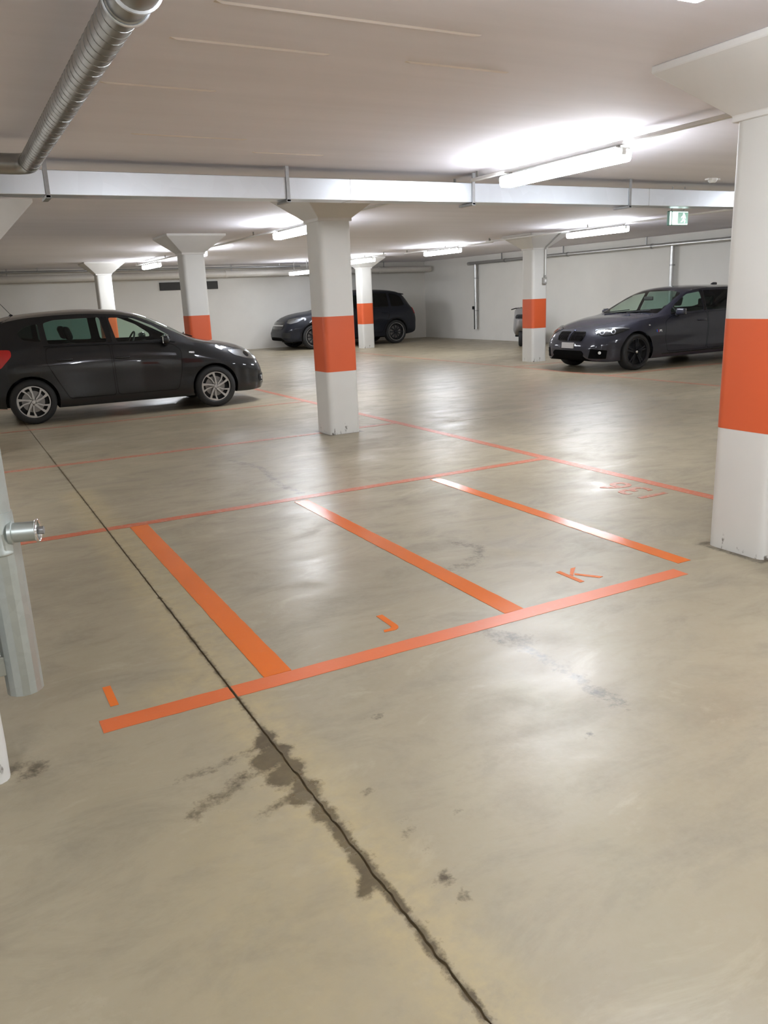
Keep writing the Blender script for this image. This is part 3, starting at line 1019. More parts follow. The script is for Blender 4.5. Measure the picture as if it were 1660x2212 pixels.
vent = thing('wall_vent', 'long dark louvred vent high on the far wall', 'vent', (6.86, YB, 1.915))
bm = NB(); box(bm, -0.90, 0.90, -0.05, 0.0, 0, 0.235, 0.006, seg=1); obj('vent_frame', bm, MAT['dark_vent'], vent)
for k in range(6):
    bm = NB(); box(bm, -0.87, 0.87, -0.062, -0.048, 0.02 + k * 0.034, 0.038 + k * 0.034); obj('louvre', bm, MAT['dark_vent'], vent)

# ------------------------------------------------------------------ exit sign, smoke detector, switch
def exit_sign():
    t = thing('exit_sign', 'lit green and white emergency exit sign hanging under the silver duct', 'sign', (7.935, 7.26, 2.165))
    w, d, h = 0.155, 0.045, 0.165
    bm = NB(); box(bm, -w, w, -d / 2, d / 2, 0, h, 0.012, seg=3); obj('sign_body', bm, MAT['sign_body'], t)
    fm = Matrix(((1, 0, 0, 0), (0, 0, -1, -d / 2 - 0.0005), (0, 1, 0, 0), (0, 0, 0, 1)))
    def plate(nm, poly, mat, dep):
        bm = NB(); prism(bm, poly, fm, dep); bmesh.ops.recalc_face_normals(bm, faces=bm.faces); return obj(nm, bm, mat, t)
    plate('sign_face', rounded([(-w + 0.045, 0.008), (w - 0.006, 0.008), (w - 0.006, h - 0.008), (-w + 0.045, h - 0.008)], 0.012), MAT['exit_white'], 0.003)
    plate('side_strip', [(-w + 0.004, 0.008), (-w + 0.03, 0.008), (-w + 0.03, h - 0.008), (-w + 0.004, h - 0.008)], MAT['exit_white'], 0.003)
    plate('green_panel', [(-0.02, 0.018), (w - 0.006, 0.018), (w - 0.006, h - 0.018), (-0.02, h - 0.018)], MAT['exit_green'], 0.0045)
    # running figure
    fg = bpy.data.objects.new('running_figure', None); link(fg, t)
    def fpart(nm, poly):
        bm = NB(); prism(bm, poly, fm, 0.006); bmesh.ops.recalc_face_normals(bm, faces=bm.faces); obj(nm, bm, MAT['exit_white'], fg)
    fpart('figure_head', [(0.075 + 0.014 * math.cos(a), 0.128 + 0.014 * math.sin(a)) for a in [k * math.pi / 6 for k in range(12)]])
    fpart('figure_body', [(0.045, 0.105), (0.07, 0.115), (0.096, 0.121), (0.115, 0.085), (0.108, 0.078), (0.09, 0.094), (0.085, 0.075), (0.105, 0.055), (0.098, 0.028), (0.085, 0.03), (0.088, 0.05), (0.068, 0.062), (0.055, 0.04), (0.03, 0.035), (0.028, 0.046), (0.045, 0.05), (0.06, 0.075), (0.062, 0.098), (0.05, 0.095), (0.038, 0.08), (0.03, 0.085)])
    for sx in (-0.1, 0.1):
        bm = NB(); tube(bm, [(sx, 0, h), (sx, 0, ZC - 2.165)], 0.006, 6); obj('hanger_rod', bm, MAT['galv_dark'], t)
exit_sign()
sd = thing('smoke_detector', 'small white smoke detector on the ceiling before the silver duct', 'detector', (7.75, 6.62, ZC))
bm = NB(); lathe(bm, [(0.0, -0.045), (0.03, -0.045), (0.045, -0.03), (0.052, -0.012), (0.052, 0), (0, 0)], (0, 0, 0), (0, 0, 1), 20); obj('detector_body', bm, MAT['lamp_white'], sd, 40)
bm = NB(); box(bm, -0.09, 0.09, -0.03, 0.03, -0.018, 0, 0.004); obj('base_plate', bm, MAT['lamp_white'], sd)

sw = thing('wall_switch', 'grey switch box with cable on the cable column', 'switch', (11.26, 13.773, 1.60))
bm = NB(); box(bm, -0.045, 0.045, -0.03, 0.035, 0, 0.13, 0.008); obj('switch_box', bm, MAT['lamp_grey'], sw)
bm = NB(); box(bm, -0.02, 0.02, -0.038, -0.03, 0.04, 0.09, 0.003); obj('rocker', bm, MAT['lamp_white'], sw)
bm = NB(); lathe(bm, [(0.0, 0.0), (0.02, 0.0), (0.016, 0.04), (0.010, 0.05)], (0, -0.02, 0.13), (0, 0, 1), 10); obj('cable_gland', bm, MAT['lamp_grey'], sw)
bm = NB(); tube(bm, [(0, -0.02, 0.17), (0, -0.02, 0.70)], 0.011, 8); obj('white_conduit', bm, MAT['lamp_white'], sw)
bm = NB(); tube(bm, [(0, -0.02, 0.69), (0.01, -0.035, 0.74), (0.10, -0.30, 0.95), (0.12, -0.36, 0.995)], 0.013, 8); obj('grey_cable', bm, MAT['lamp_grey'], sw)

# ------------------------------------------------------------------ galvanised gate post at the left edge
def gate_post():
    t = thing('gate_post', 'galvanised steel gate post with lock at the left edge', 'post', (0.058, 2.86, 0))
    bm = NB()
    r = 0.06
    prism(bm, [(r * math.cos(a), r * math.sin(a)) for a in [math.pi / 16 + k * math.pi / 8 for k in range(16)]], Matrix.Translation((0, 0, 0.225)), 0.575)
    obj('lower_tube', bm, MAT['post'], t, 15)
    bm = NB(); lathe(bm, [(0.0, 0.725), (0.062, 0.725), (0.065, 0.73), (0.065, 0.737), (0.061, 0.747), (0.059, 0.865), (0.0, 0.865)], (-0.009, 0, 0), (0, 0, 1), 32)
    obj('sleeve', bm, MAT['post'], t, 30)
    bm = NB(); tube(bm, [(-0.010, 0, 0.855), (-0.010, 0, 2.58)], 0.056, 24)
    obj('upper_tube', bm, MAT['post'], t, 40)
    lk = bpy.data.objects.new('lock', None); link(lk, t)
    bm = NB(); lathe(bm, [(0.0, 0.0), (0.040, 0.0), (0.040, 0.012), (0.033, 0.014), (0.033, 0.085), (0.0, 0.085)], (0.03, -0.03, 0.795), (1, -0.3, 0), 24)
    obj('lock_barrel', bm, MAT['post'], lk, 30)
    bm = NB()
    u, v, d = frame_from((1, -0.3, 0))
    c = Vector((0.03, -0.03, 0.795)) + d * 0.088
    tube(bm, [c + (u * math.cos(a) + v * math.sin(a)) * 0.036 for a in [k * 2 * math.pi / 24 for k in range(25)]], 0.005, 6)
    obj('lock_ring', bm, MAT['chrome'], lk, 60)
    bm = NB(); lathe(bm, [(0.0, 0.0), (0.014, 0.0), (0.014, 0.02), (0.0, 0.02)], c, d, 12); obj('key_core', bm, MAT['galv_dark'], lk, 30)
    bm = NB(); box(bm, -0.097, -0.02, -0.028, 0.028, 0.30, 0.37, 0.004); obj('wall_bracket', bm, MAT['post'], t)
    bm = NB(); box(bm, -0.097, -0.03, -0.02, 0.02, 1.7, 1.75, 0.004); obj('wall_bracket', bm, MAT['post'], t)
gate_post()

# ------------------------------------------------------------------ cars
def pchip(tab):
    X = np.array([t[0] for t in tab], float); Y = np.array([t[1] for t in tab], float)
    h = np.diff(X); dl = np.diff(Y) / h
    d = np.zeros(len(X))
    for i in range(1, len(X) - 1):
        if dl[i - 1] * dl[i] > 0:
            w1 = 2 * h[i] + h[i - 1]; w2 = h[i] + 2 * h[i - 1]
            d[i] = (w1 + w2) / (w1 / dl[i - 1] + w2 / dl[i])
    d[0], d[-1] = dl[0], dl[-1]
    def f(x):
        x = min(max(x, X[0]), X[-1])
        i = min(len(h) - 1, max(0, int(np.searchsorted(X, x, 'right')) - 1))
        t = (x - X[i]) / h[i]
        return float(Y[i] * (2 * t**3 - 3 * t**2 + 1) + h[i] * d[i] * (t**3 - 2 * t**2 + t) + Y[i + 1] * (-2 * t**3 + 3 * t**2) + h[i] * d[i + 1] * (t**3 - t**2))
    return f

def catmull(P, n):
    out = []
    for i in range(len(P) - 1):
        p0 = P[i - 1] if i else 2 * P[0] - P[1]
        p1, p2 = P[i], P[i + 1]
        p3 = P[i + 2] if i + 2 < len(P) else 2 * P[-1] - P[-2]
        for k in range(n[i]):
            t = k / n[i]
            out.append(0.5 * (2 * p1 + (p2 - p0) * t + (2 * p0 - 5 * p1 + 4 * p2 - p3) * t**2 + (3 * p1 - p0 - 3 * p2 + p3) * t**3))
    out.append(P[-1])
    return out

class Car:
    """lofted shell; x forward from the rear axle, y left, z up"""
    def __init__(s, T, paint, root):
        s.T = {k: (pchip(v) if isinstance(v, list) else v) for k, v in T.items()}
        s.x0, s.x1 = T['zt'][0][0], T['zt'][-1][0]
        s.root, s.paint = root, paint
        s.half = T['half']
        s.build_shell()

    def section(s, x):
        T = s.T
        zs, zt, wM, wb, zb, wr, zr = (T[k](x) for k in ('zs', 'zt', 'wM', 'wb', 'zb', 'wr', 'zr'))
        V = lambda y, z: np.array([y, z])
        hgt = zb - zs
        p2 = V(wM * 0.955, zs + 0.01)
        side = [p2, V(wM * 0.985, zs + hgt * 0.16), V(wM * 0.99, zs + hgt * 0.40), V(wM, zs + hgt * 0.64), V(wM * 0.99 * 0.6 + wb * 0.4, zs + hgt * 0.87), V(wb, zb)]
        pts = [V(0, zs), V(wM * 0.5, zs), V(wM * 0.9, zs)]
        sd = catmull(side, [2, 3, 3, 3, 2])
        pts += sd
        # window band with slight outward bow
        n = 5
        for k in range(1, n + 1):
            t = k / n
            pts.append(V(wb + (wr - wb) * t + 0.014 * math.sin(math.pi * t) * min(1, max(0, (zr - zb) / 0.25)), zb + (zr - zb) * t))
        top = [V(wr, zr), V(wr * 0.78, zr + (zt - zr) * 0.52), V(wr * 0.42, zr + (zt - zr) * 0.87), V(0, zt)]
        cm = catmull(top + [V(-wr * 0.42, top[2][1])], [3, 3, 3, 1])
        pts += cm[1:10]
        return pts

    def build_shell(s):
        L = s.x1 - s.x0
        xs = []
        n = 84
        for k in range(n + 1):
            t = k / n
            e = 0.5 - 0.5 * math.cos(math.pi * t)
            xs.append(s.x0 + L * (0.45 * t + 0.55 * e))
        secs = [s.section(x) for x in xs]
        m = len(secs[0])
        bm = NB()
        row = bm.faces.layers.int.new('row')
        s.row = row
        g = {}
        for side in (1, -1):
            for i, sec in enumerate(secs):
                for j, p in enumerate(sec):
                    if side == -1 and (j == 0 or j == m - 1):
                        g[side, i, j] = g[1, i, j]
                    else:
                        g[side, i, j] = bm.verts.new((xs[i], side * p[0], p[1]))
        for side in (1, -1):
            for i in range(n):
                for j in range(m - 1):
                    q = [g[side, i, j], g[side, i + 1, j], g[side, i + 1, j + 1], g[side, i, j + 1]]
                    if side == -1: q.reverse()
                    f = bm.faces.new(q)
                    f[row] = j
        for i, flip in ((0, False), (n, True)):
            for j in range(m - 1):
                a, b, c, d = g[1, i, j], g[1, i, j + 1], g[-1, i, j + 1], g[-1, i, j]
                vs = []
                for v in (a, b, c, d):
                    if v not in vs: vs.append(v)
                if len(vs) < 3: continue
                if flip: vs.reverse()
                try:
                    f = bm.faces.new(vs); f[row] = 40
                except ValueError: pass
        bmesh.ops.recalc_face_normals(bm, faces=bm.faces)
        s.nrows = m - 1
        s.R_SIDE = (2, 15)      # rows from sill to belt
        s.R_BAND = (16, 20)     # rows of the window band
        s.R_TOP = (21, 29)
        s.bm = bm
        bm.faces.ensure_lookup_table()
        tmp = bm.copy(); bmesh.ops.triangulate(tmp, faces=tmp.faces)
        s.bvh = BVHTree.FromBMesh(tmp); tmp.free()

    def cut(s, faces, poly, axes):
        """split faces along a convex polygon in the plane given by two axes (0=x 1=y 2=z); returns faces inside"""
        bm = s.bm
        a, b = axes
        area = sum(p[0] * q[1] - q[0] * p[1] for p, q in zip(poly, poly[1:] + poly[:1]))
        if area < 0: poly = list(reversed(poly))
        S = [f for f in faces if f.is_valid]
        x0, x1 = min(p[0] for p in poly), max(p[0] for p in poly)
        y0, y1 = min(p[1] for p in poly), max(p[1] for p in poly)
        S = [f for f in S if not (max(v.co[a] for v in f.verts) < x0 or min(v.co[a] for v in f.verts) > x1 or max(v.co[b] for v in f.verts) < y0 or min(v.co[b] for v in f.verts) > y1)]
        for p, q in zip(poly, poly[1:] + poly[:1]):
            if not S: return []
            nx, ny = q[1] - p[1], -(q[0] - p[0])
            nl = math.hypot(nx, ny)
            if nl < 1e-6: continue
            no = [0, 0, 0]; no[a], no[b] = nx / nl, ny / nl
            co = [0, 0, 0]; co[a], co[b] = p
            geom = list({v for f in S for v in f.verts} | {e for f in S for e in f.edges}) + S
            r = bmesh.ops.bisect_plane(bm, geom=geom, plane_co=co, plane_no=no, dist=1e-6)
            S = [f for f in r['geom'] if isinstance(f, bmesh.types.BMFace)]
            nv, cv = Vector(no), Vector(co)
            S = [f for f in S if (f.calc_center_median() - cv).dot(nv) < 0]
        return S

    def faces(s, rows, cond=None):
        lo, hi = rows
        return [f for f in s.bm.faces if lo <= f[s.row] <= hi and (cond is None or cond(f.calc_center_median()))]

    def split_off(s, faces, name, mat, parent=None, inset=0.0, smooth=40):
        """move faces to an object of their own"""
        faces = [f for f in faces if f.is_valid]
        nb = NB()
        mp = {}
        for f in faces:
            vs = []
            for v in f.verts:
                if v not in mp: mp[v] = nb.verts.new(v.co)
                vs.append(mp[v])
            try: nb.faces.new(vs)
            except ValueError: pass
        if inset:
            nb.normal_update()
            for v in nb.verts: v.co -= v.normal * inset
        bmesh.ops.delete(s.bm, geom=faces, context='FACES')
        return obj(name, nb, mat, parent or s.root, smooth)

    def side_panel(s, name, poly, rows, mat, ysign, gap=0.006, parent=None, inset=0.0, gap_depth=0.008, gapmat=True):
        """panel cut out with a recessed dark seam around it"""
        cond = (lambda c: c.y > 0.2) if ysign > 0 else (lambda c: c.y < -0.2)
        outer = s.cut(s.faces(rows, cond), poly, (0, 2))
        cx_ = sum(p[0] for p in poly) / len(poly); cz_ = sum(p[1] for p in poly) / len(poly)
        ip = []
        for p in poly:
            d = Vector((p[0] - cx_, p[1] - cz_)); l = max(d.length, 1e-6)
            k = max(0.0, (l - gap * 1.3) / l)
            ip.append((cx_ + d.x * k, cz_ + d.y * k))
        inner = s.cut(outer, ip, (0, 2))
        inn = set(inner)
        ring = [f for f in s.bm.faces if f.is_valid and lo_hi(f[s.row], rows) and cond(f.calc_center_median()) and f not in inn and inside(poly, f.calc_center_median().x, f.calc_center_median().z)]
        for f in ring: f.material_index = 1
        return s.split_off(inner, name, mat, parent, inset)

    def hit(s, o, d):
        r = s.bvh.ray_cast(Vector(o), Vector(d))
        return r[0], r[1]

    def patch(s, name, poly, origin, U, V, D, mat, off=0.004, res=0.04, thick=0.006, parent=None, far=3.0, smooth=50, flatten=False):
        """plate that follows the shell: polygon in (U,V) about origin, projected along D"""
        U, V, D, o = Vector(U).normalized(), Vector(V).normalized(), Vector(D).normalized(), Vector(origin)
        bp = []
        m = len(poly)
        for i in range(m):
            a, b = Vector(poly[i]), Vector(poly[(i + 1) % m])
            k = max(1, int((b - a).length / res))
            bp += [a + (b - a) * t / k for t in range(k)]
        nb_ = len(bp)
        us = [p.x for p in bp]; vs_ = [p.y for p in bp]
        pts = list(bp)
        uu = min(us) + res / 2
        while uu < max(us):
            vv = min(vs_) + res / 2
            while vv < max(vs_):
                if inside([(p.x, p.y) for p in bp], uu, vv):
                    dmin = min((p - Vector((uu, vv))).length for p in bp)
                    if dmin > res * 0.45: pts.append(Vector((uu, vv)))
                vv += res
            uu += res
        r = geometry.delaunay_2d_cdt(pts, [(i, (i + 1) % nb_) for i in range(nb_)], [list(range(nb_))], 1, 1e-6)
        co = []
        for p in r[0]:
            q = o + U * p.x + V * p.y - D * far
            h, nn = s.hit(q, D)
            if h is None: co.append(None)
            else:
                if nn.dot(D) > 0: nn = -nn
                co.append((h, nn))
        nb = NB()
        top = [nb.verts.new(c[0] + c[1] * (off + thick)) if c else None for c in co]
        fs = []
        for f in r[2]:
            if all(top[i] for i in f):
                try: fs.append(nb.faces.new([top[i] for i in f]))
                except ValueError: pass
        for v in list(nb.verts):
            if not v.link_faces: nb.verts.remove(v)
        nb.normal_update()
        if fs and fs[0].normal.dot(D) > 0:
            bmesh.ops.reverse_faces(nb, faces=nb.faces)
        # rim down to the shell
        be = [e for e in nb.edges if e.is_boundary]
        rr = bmesh.ops.extrude_edge_only(nb, edges=be)
        ev = [g for g in rr['geom'] if isinstance(g, bmesh.types.BMVert)]
        nmap = {}
        for v in ev:
            h, nn, _, _ = s.bvh.find_nearest(v.co)
            v.co = v.co + (h - v.co) * 1.35
        bmesh.ops.recalc_face_normals(nb, faces=nb.faces)
        return obj(name, nb, mat, parent or s.root, smooth)

    def finish(s, wheel_x, R_arch, zc, tyre_r):
        bm = s.bm
        for wx in wheel_x:
            circ = [(wx + R_arch * math.cos(a), zc + R_arch * math.sin(a)) for a in [k * 2 * math.pi / 40 for k in range(40)]]
            cf = s.cut(s.faces((1, 19), lambda c: abs(c.y) > s.half * 0.50), circ, (0, 2))
            bmesh.ops.delete(bm, geom=[f for f in cf if f.is_valid], context='FACES')
        for f in bm.faces:
            if f[s.row] <= 1: f.material_index = 1
        body = obj('body', bm, [s.paint, MAT['seam_black']], s.root, 38)
        for wx in wheel_x:
            for sg in (1, -1):
                nb = NB()
                ang = [k * math.pi / 20 - 0.2 for k in range(29)]
                y_out, y_in = sg * (s.half - 0.055), sg * (s.half * 0.48)
                ro = [nb.verts.new((wx + (R_arch + 0.004) * math.cos(a), y_out, zc + (R_arch + 0.004) * math.sin(a))) for a in ang if -0.21 < a < math.pi + 0.21]
                ri = [nb.verts.new((v.co.x, y_in, v.co.z)) for v in ro]
                for k in range(len(ro) - 1): nb.faces.new([ro[k], ro[k + 1], ri[k + 1], ri[k]])
                nb.faces.new(ri)
                obj('wheel_arch_liner', nb, MAT['black'], s.root, 40)
        # floor pan
        nb = NB(); box(nb, s.x0 + 0.35, s.x1 - 0.35, -s.half * 0.47, s.half * 0.47, 0.2, 0.26)
        obj('floor_pan', nb, MAT['black'], s.root)
        return body

def lo_hi(v, r): return r[0] <= v <= r[1]
def inside(poly, x, y):
    c = False
    n = len(poly)
    for i in range(n):
        x1, y1 = poly[i]; x2, y2 = poly[i - 1]
        if (y1 > y) != (y2 > y) and x < (x2 - x1) * (y - y1) / (y2 - y1) + x1: c = not c
    return c

def wheel(root, x, y, r, width, style, rim_r, side):
    """tyre, rim barrel, spokes, brake disc; side = +1 left, -1 right (outer face)"""
    w = bpy.data.objects.new('wheel', None); link(w, root); w.location = (x, y, r)
    ax = (0, side, 0)
    hw = width / 2
    bm = NB()
    prof = [(rim_r + 0.004, -hw * 0.82), (rim_r + 0.02, -hw * 0.98), (rim_r + (r - rim_r) * 0.55, -hw), (r - 0.022, -hw * 0.92), (r - 0.004, -hw * 0.72), (r, -hw * 0.3), (r, hw * 0.3), (r - 0.004, hw * 0.72), (r - 0.022, hw * 0.92),
            (rim_r + (r - rim_r) * 0.55, hw), (rim_r + 0.02, hw * 0.98), (rim_r + 0.004, hw * 0.82)]
    lathe(bm, prof, (0, 0, 0), ax, 48, closed=True)
    bmesh.ops.recalc_face_normals(bm, faces=bm.faces)
    obj('tyre', bm, MAT['tyre'], w, 40)
    rim_mat = {'turbine': MAT['alloy'], 'black': MAT['dark_alloy'], 'ring': MAT['dark_alloy']}[style]
    bm = NB()
    lathe(bm, [(rim_r + 0.006, hw * 0.80), (rim_r + 0.004, hw * 0.86), (rim_r - 0.007, hw * 0.86), (rim_r - 0.010, hw * 0.74), (rim_r + 0.004, hw * 0.70)], (0, 0, 0), ax, 48)
    bmesh.ops.recalc_face_normals(bm, faces=bm.faces)
    obj('rim', bm, MAT['alloy'] if style in ('turbine', 'ring') else rim_mat, w, 40)
    bm = NB()
    lathe(bm, [(0, hw * 0.05), (rim_r * 0.93, hw * 0.05), (rim_r - 0.008, hw * 0.72)], (0, 0, 0), ax, 32)
    obj('rim_well', bm, MAT['black'], w, 40)
    bm = NB()
    lathe(bm, [(0.05, hw * 0.16), (rim_r * 0.70, hw * 0.16), (rim_r * 0.70, hw * 0.22), (0.05, hw * 0.22)], (0, 0, 0), ax, 32, closed=True)
    obj('brake_disc', bm, MAT['steel_disc'] if style != 'black' else MAT['dark_alloy'], w, 40)
    # frame: local X,Y in wheel plane, Z outwards
    fm = Matrix(((1, 0, 0, 0), (0, 0, side, 0), (0, 1, 0, 0), (0, 0, 0, 1)))
    def spoke(poly, dep, h0, mat=rim_mat, nm='spoke'):
        b = NB(); prism(b, poly, fm @ Matrix.Translation((0, 0, h0)), dep); bmesh.ops.recalc_face_normals(b, faces=b.faces)
        return obj(nm, b, mat, w)
    def pol(rr, a): return (rr * math.cos(a), rr * math.sin(a))
    if style == 'turbine':
        for k in range(5):
            a = k * 2 * math.pi / 5 + 0.3
            # each arm: two swept blades joined along the rim
            i0, o0 = a - 0.10, a + 0.22
            blade1 = [pol(0.035, i0 - 0.6), pol(0.035, i0 + 0.4), pol(rim_r * 0.55, o0 - 0.10), pol(rim_r - 0.006, o0 + 0.02), pol(rim_r - 0.006, o0 - 0.17), pol(rim_r * 0.55, o0 - 0.27)]
            blade2 = [pol(0.04, i0 + 0.35), pol(0.05, i0 + 0.75), pol(rim_r * 0.6, o0 + 0.36), pol(rim_r - 0.006, o0 + 0.52), pol(rim_r - 0.006, o0 + 0.38), pol(rim_r * 0.6, o0 + 0.24)]
            arc = [pol(rim_r - 0.005, o0 + q) for q in (-0.1, 0.1, 0.3, 0.5)] + [pol(rim_r - 0.022, o0 + q) for q in (0.5, 0.3, 0.1, -0.1)]
            spoke(blade1, 0.02, hw * 0.60); spoke(blade2, 0.018, hw * 0.58); spoke(arc, 0.016, hw * 0.6)
    elif style == 'black':
        for k in range(5):
            for da in (-0.13, 0.13):
                a = k * 2 * math.pi / 5 + math.pi / 2 + da
                p = [pol(0.05, a - 0.35), pol(0.05, a + 0.35), pol(rim_r - 0.006, a + 0.055), pol(rim_r - 0.006, a - 0.055)]
                spoke(p, 0.022, hw * 0.56)
    else:
        for k in range(10):
            a = k * 2 * math.pi / 10
            p = [pol(0.05, a - 0.28), pol(0.05, a + 0.28), pol(rim_r - 0.01, a + 0.06), pol(rim_r - 0.01, a - 0.06)]
            spoke(p, 0.02, hw * 0.5)
    b = NB(); lathe(b, [(0.0, hw * 0.56 + 0.03), (0.024, hw * 0.56 + 0.029), (0.030, hw * 0.56 + 0.022), (0.040, hw * 0.56 + 0.012), (0.042, hw * 0.5)], (0, 0, 0), ax, 20)
    obj('hub_cap', b, rim_mat, w, 40)
    if style == 'black':
        b = NB(); lathe(b, [(0.0, hw * 0.56 + 0.034), (0.022, hw * 0.56 + 0.033), (0.026, hw * 0.56 + 0.028)], (0, 0, 0), ax, 16); obj('hub_badge', b, MAT['chrome'], w, 40)
    return w

def seat(root, x, y, z, big=1.0):
    t = bpy.data.objects.new('seat', None); link(t, root); t.location = (x, y, z)
    def cushion(nm, x0, x1, y0, y1, z0, z1, bev, rot=0, piv=(0, 0, 0)):
        b = NB(); vs = box(b, x0, x1, y0, y1, z0, z1, bev, seg=3)
        xform(b, list(b.verts), Matrix.Translation(piv) @ Matrix.Rotation(rot, 4, 'Y') @ Matrix.Translation([-c for c in piv]))
        obj(nm, b, MAT['seat'], t, 50)
    cushion('seat_cushion', -0.25, 0.27, -0.25, 0.25, 0.0, 0.16, 0.06)
    cushion('seat_backrest', -0.28, -0.15, -0.24, 0.24, 0.12, 0.68, 0.06, -0.30, (-0.2, 0, 0.1))
    cushion('headrest', -0.27, -0.18, -0.13, 0.13, 0.73, 0.92, 0.045, -0.30, (-0.2, 0, 0.1))

def mirror(root, x, y, z, side, mat, chrome=False):
    t = bpy.data.objects.new('wing_mirror', None); link(t, root); t.location = (x, y, z)
    b = NB()
    box(b, -0.05, 0.06, 0.0, 0.19, -0.06, 0.075, 0.045, seg=4)
    for v in b.verts:
        k = (v.co.y) / 0.19
        if v.co.x > 0: v.co.x *= 1 - 0.45 * k
        v.co.z *= 1 - 0.18 * k
        v.co.y *= side
    if side < 0: bmesh.ops.reverse_faces(b, faces=b.faces)
    obj('mirror_shell', b, mat, t, 50)
    b = NB(); box(b, -0.056, -0.045, 0.03, 0.165, -0.042, 0.05, 0.004)
    for v in b.verts: v.co.y *= side
    bmesh.ops.recalc_face_normals(b, faces=b.faces)
    obj('mirror_glass', b, MAT['chrome'], t)
    b = NB(); box(b, -0.02, 0.035, -0.07, 0.05, -0.075, -0.03, 0.012)
    for v in b.verts: v.co.y *= side
    bmesh.ops.recalc_face_normals(b, faces=b.faces)
    obj('mirror_arm', b, MAT['black_plastic'], t, 40)

def door_handle(car, x, z, side, mat, L=0.20, parent=None):
    h, n = car.hit((x, side * 3, z), (0, -side, 0))
    b = NB(); box(b, -L / 2, L / 2, -0.012, 0.012, -0.014, 0.014, 0.008, seg=2)
    for v in b.verts: v.co.y += side * (0.030 - 0.018 * (v.co.x / (L / 2)) ** 2)
    o = obj('door_handle', b, mat, parent or car.root, 50)
    o.location = h
    return o

def steering(root, x, y, z):
    b = NB()
    d = Vector((-0.9, 0, 0.42)).normalized(); u, v, _ = frame_from(d)
    c = Vector((x, y, z))
    tube(b, [c + (u * math.cos(a) + v * math.sin(a)) * 0.185 for a in [k * 2 * math.pi / 28 for k in range(29)]], 0.014, 8)
    o = obj('steering_wheel', b, MAT['interior_trim'], root, 60)
    b = NB(); tube(b, [c - u * 0.18, c + u * 0.18], 0.016, 6); tube(b, [c, c - d * 0.25], 0.03, 8); obj('steering_column', b, MAT['interior_trim'], o, 60)

def dashboard(root, x0, x1, w, z0, z1):
    b = NB(); box(b, x0, x1, -w, w, z0, z1, 0.06, seg=3); obj('dashboard', b, MAT['interior_trim'], root, 50)

def bb(poly, s): return [(s * p[0], p[1]) for p in poly]

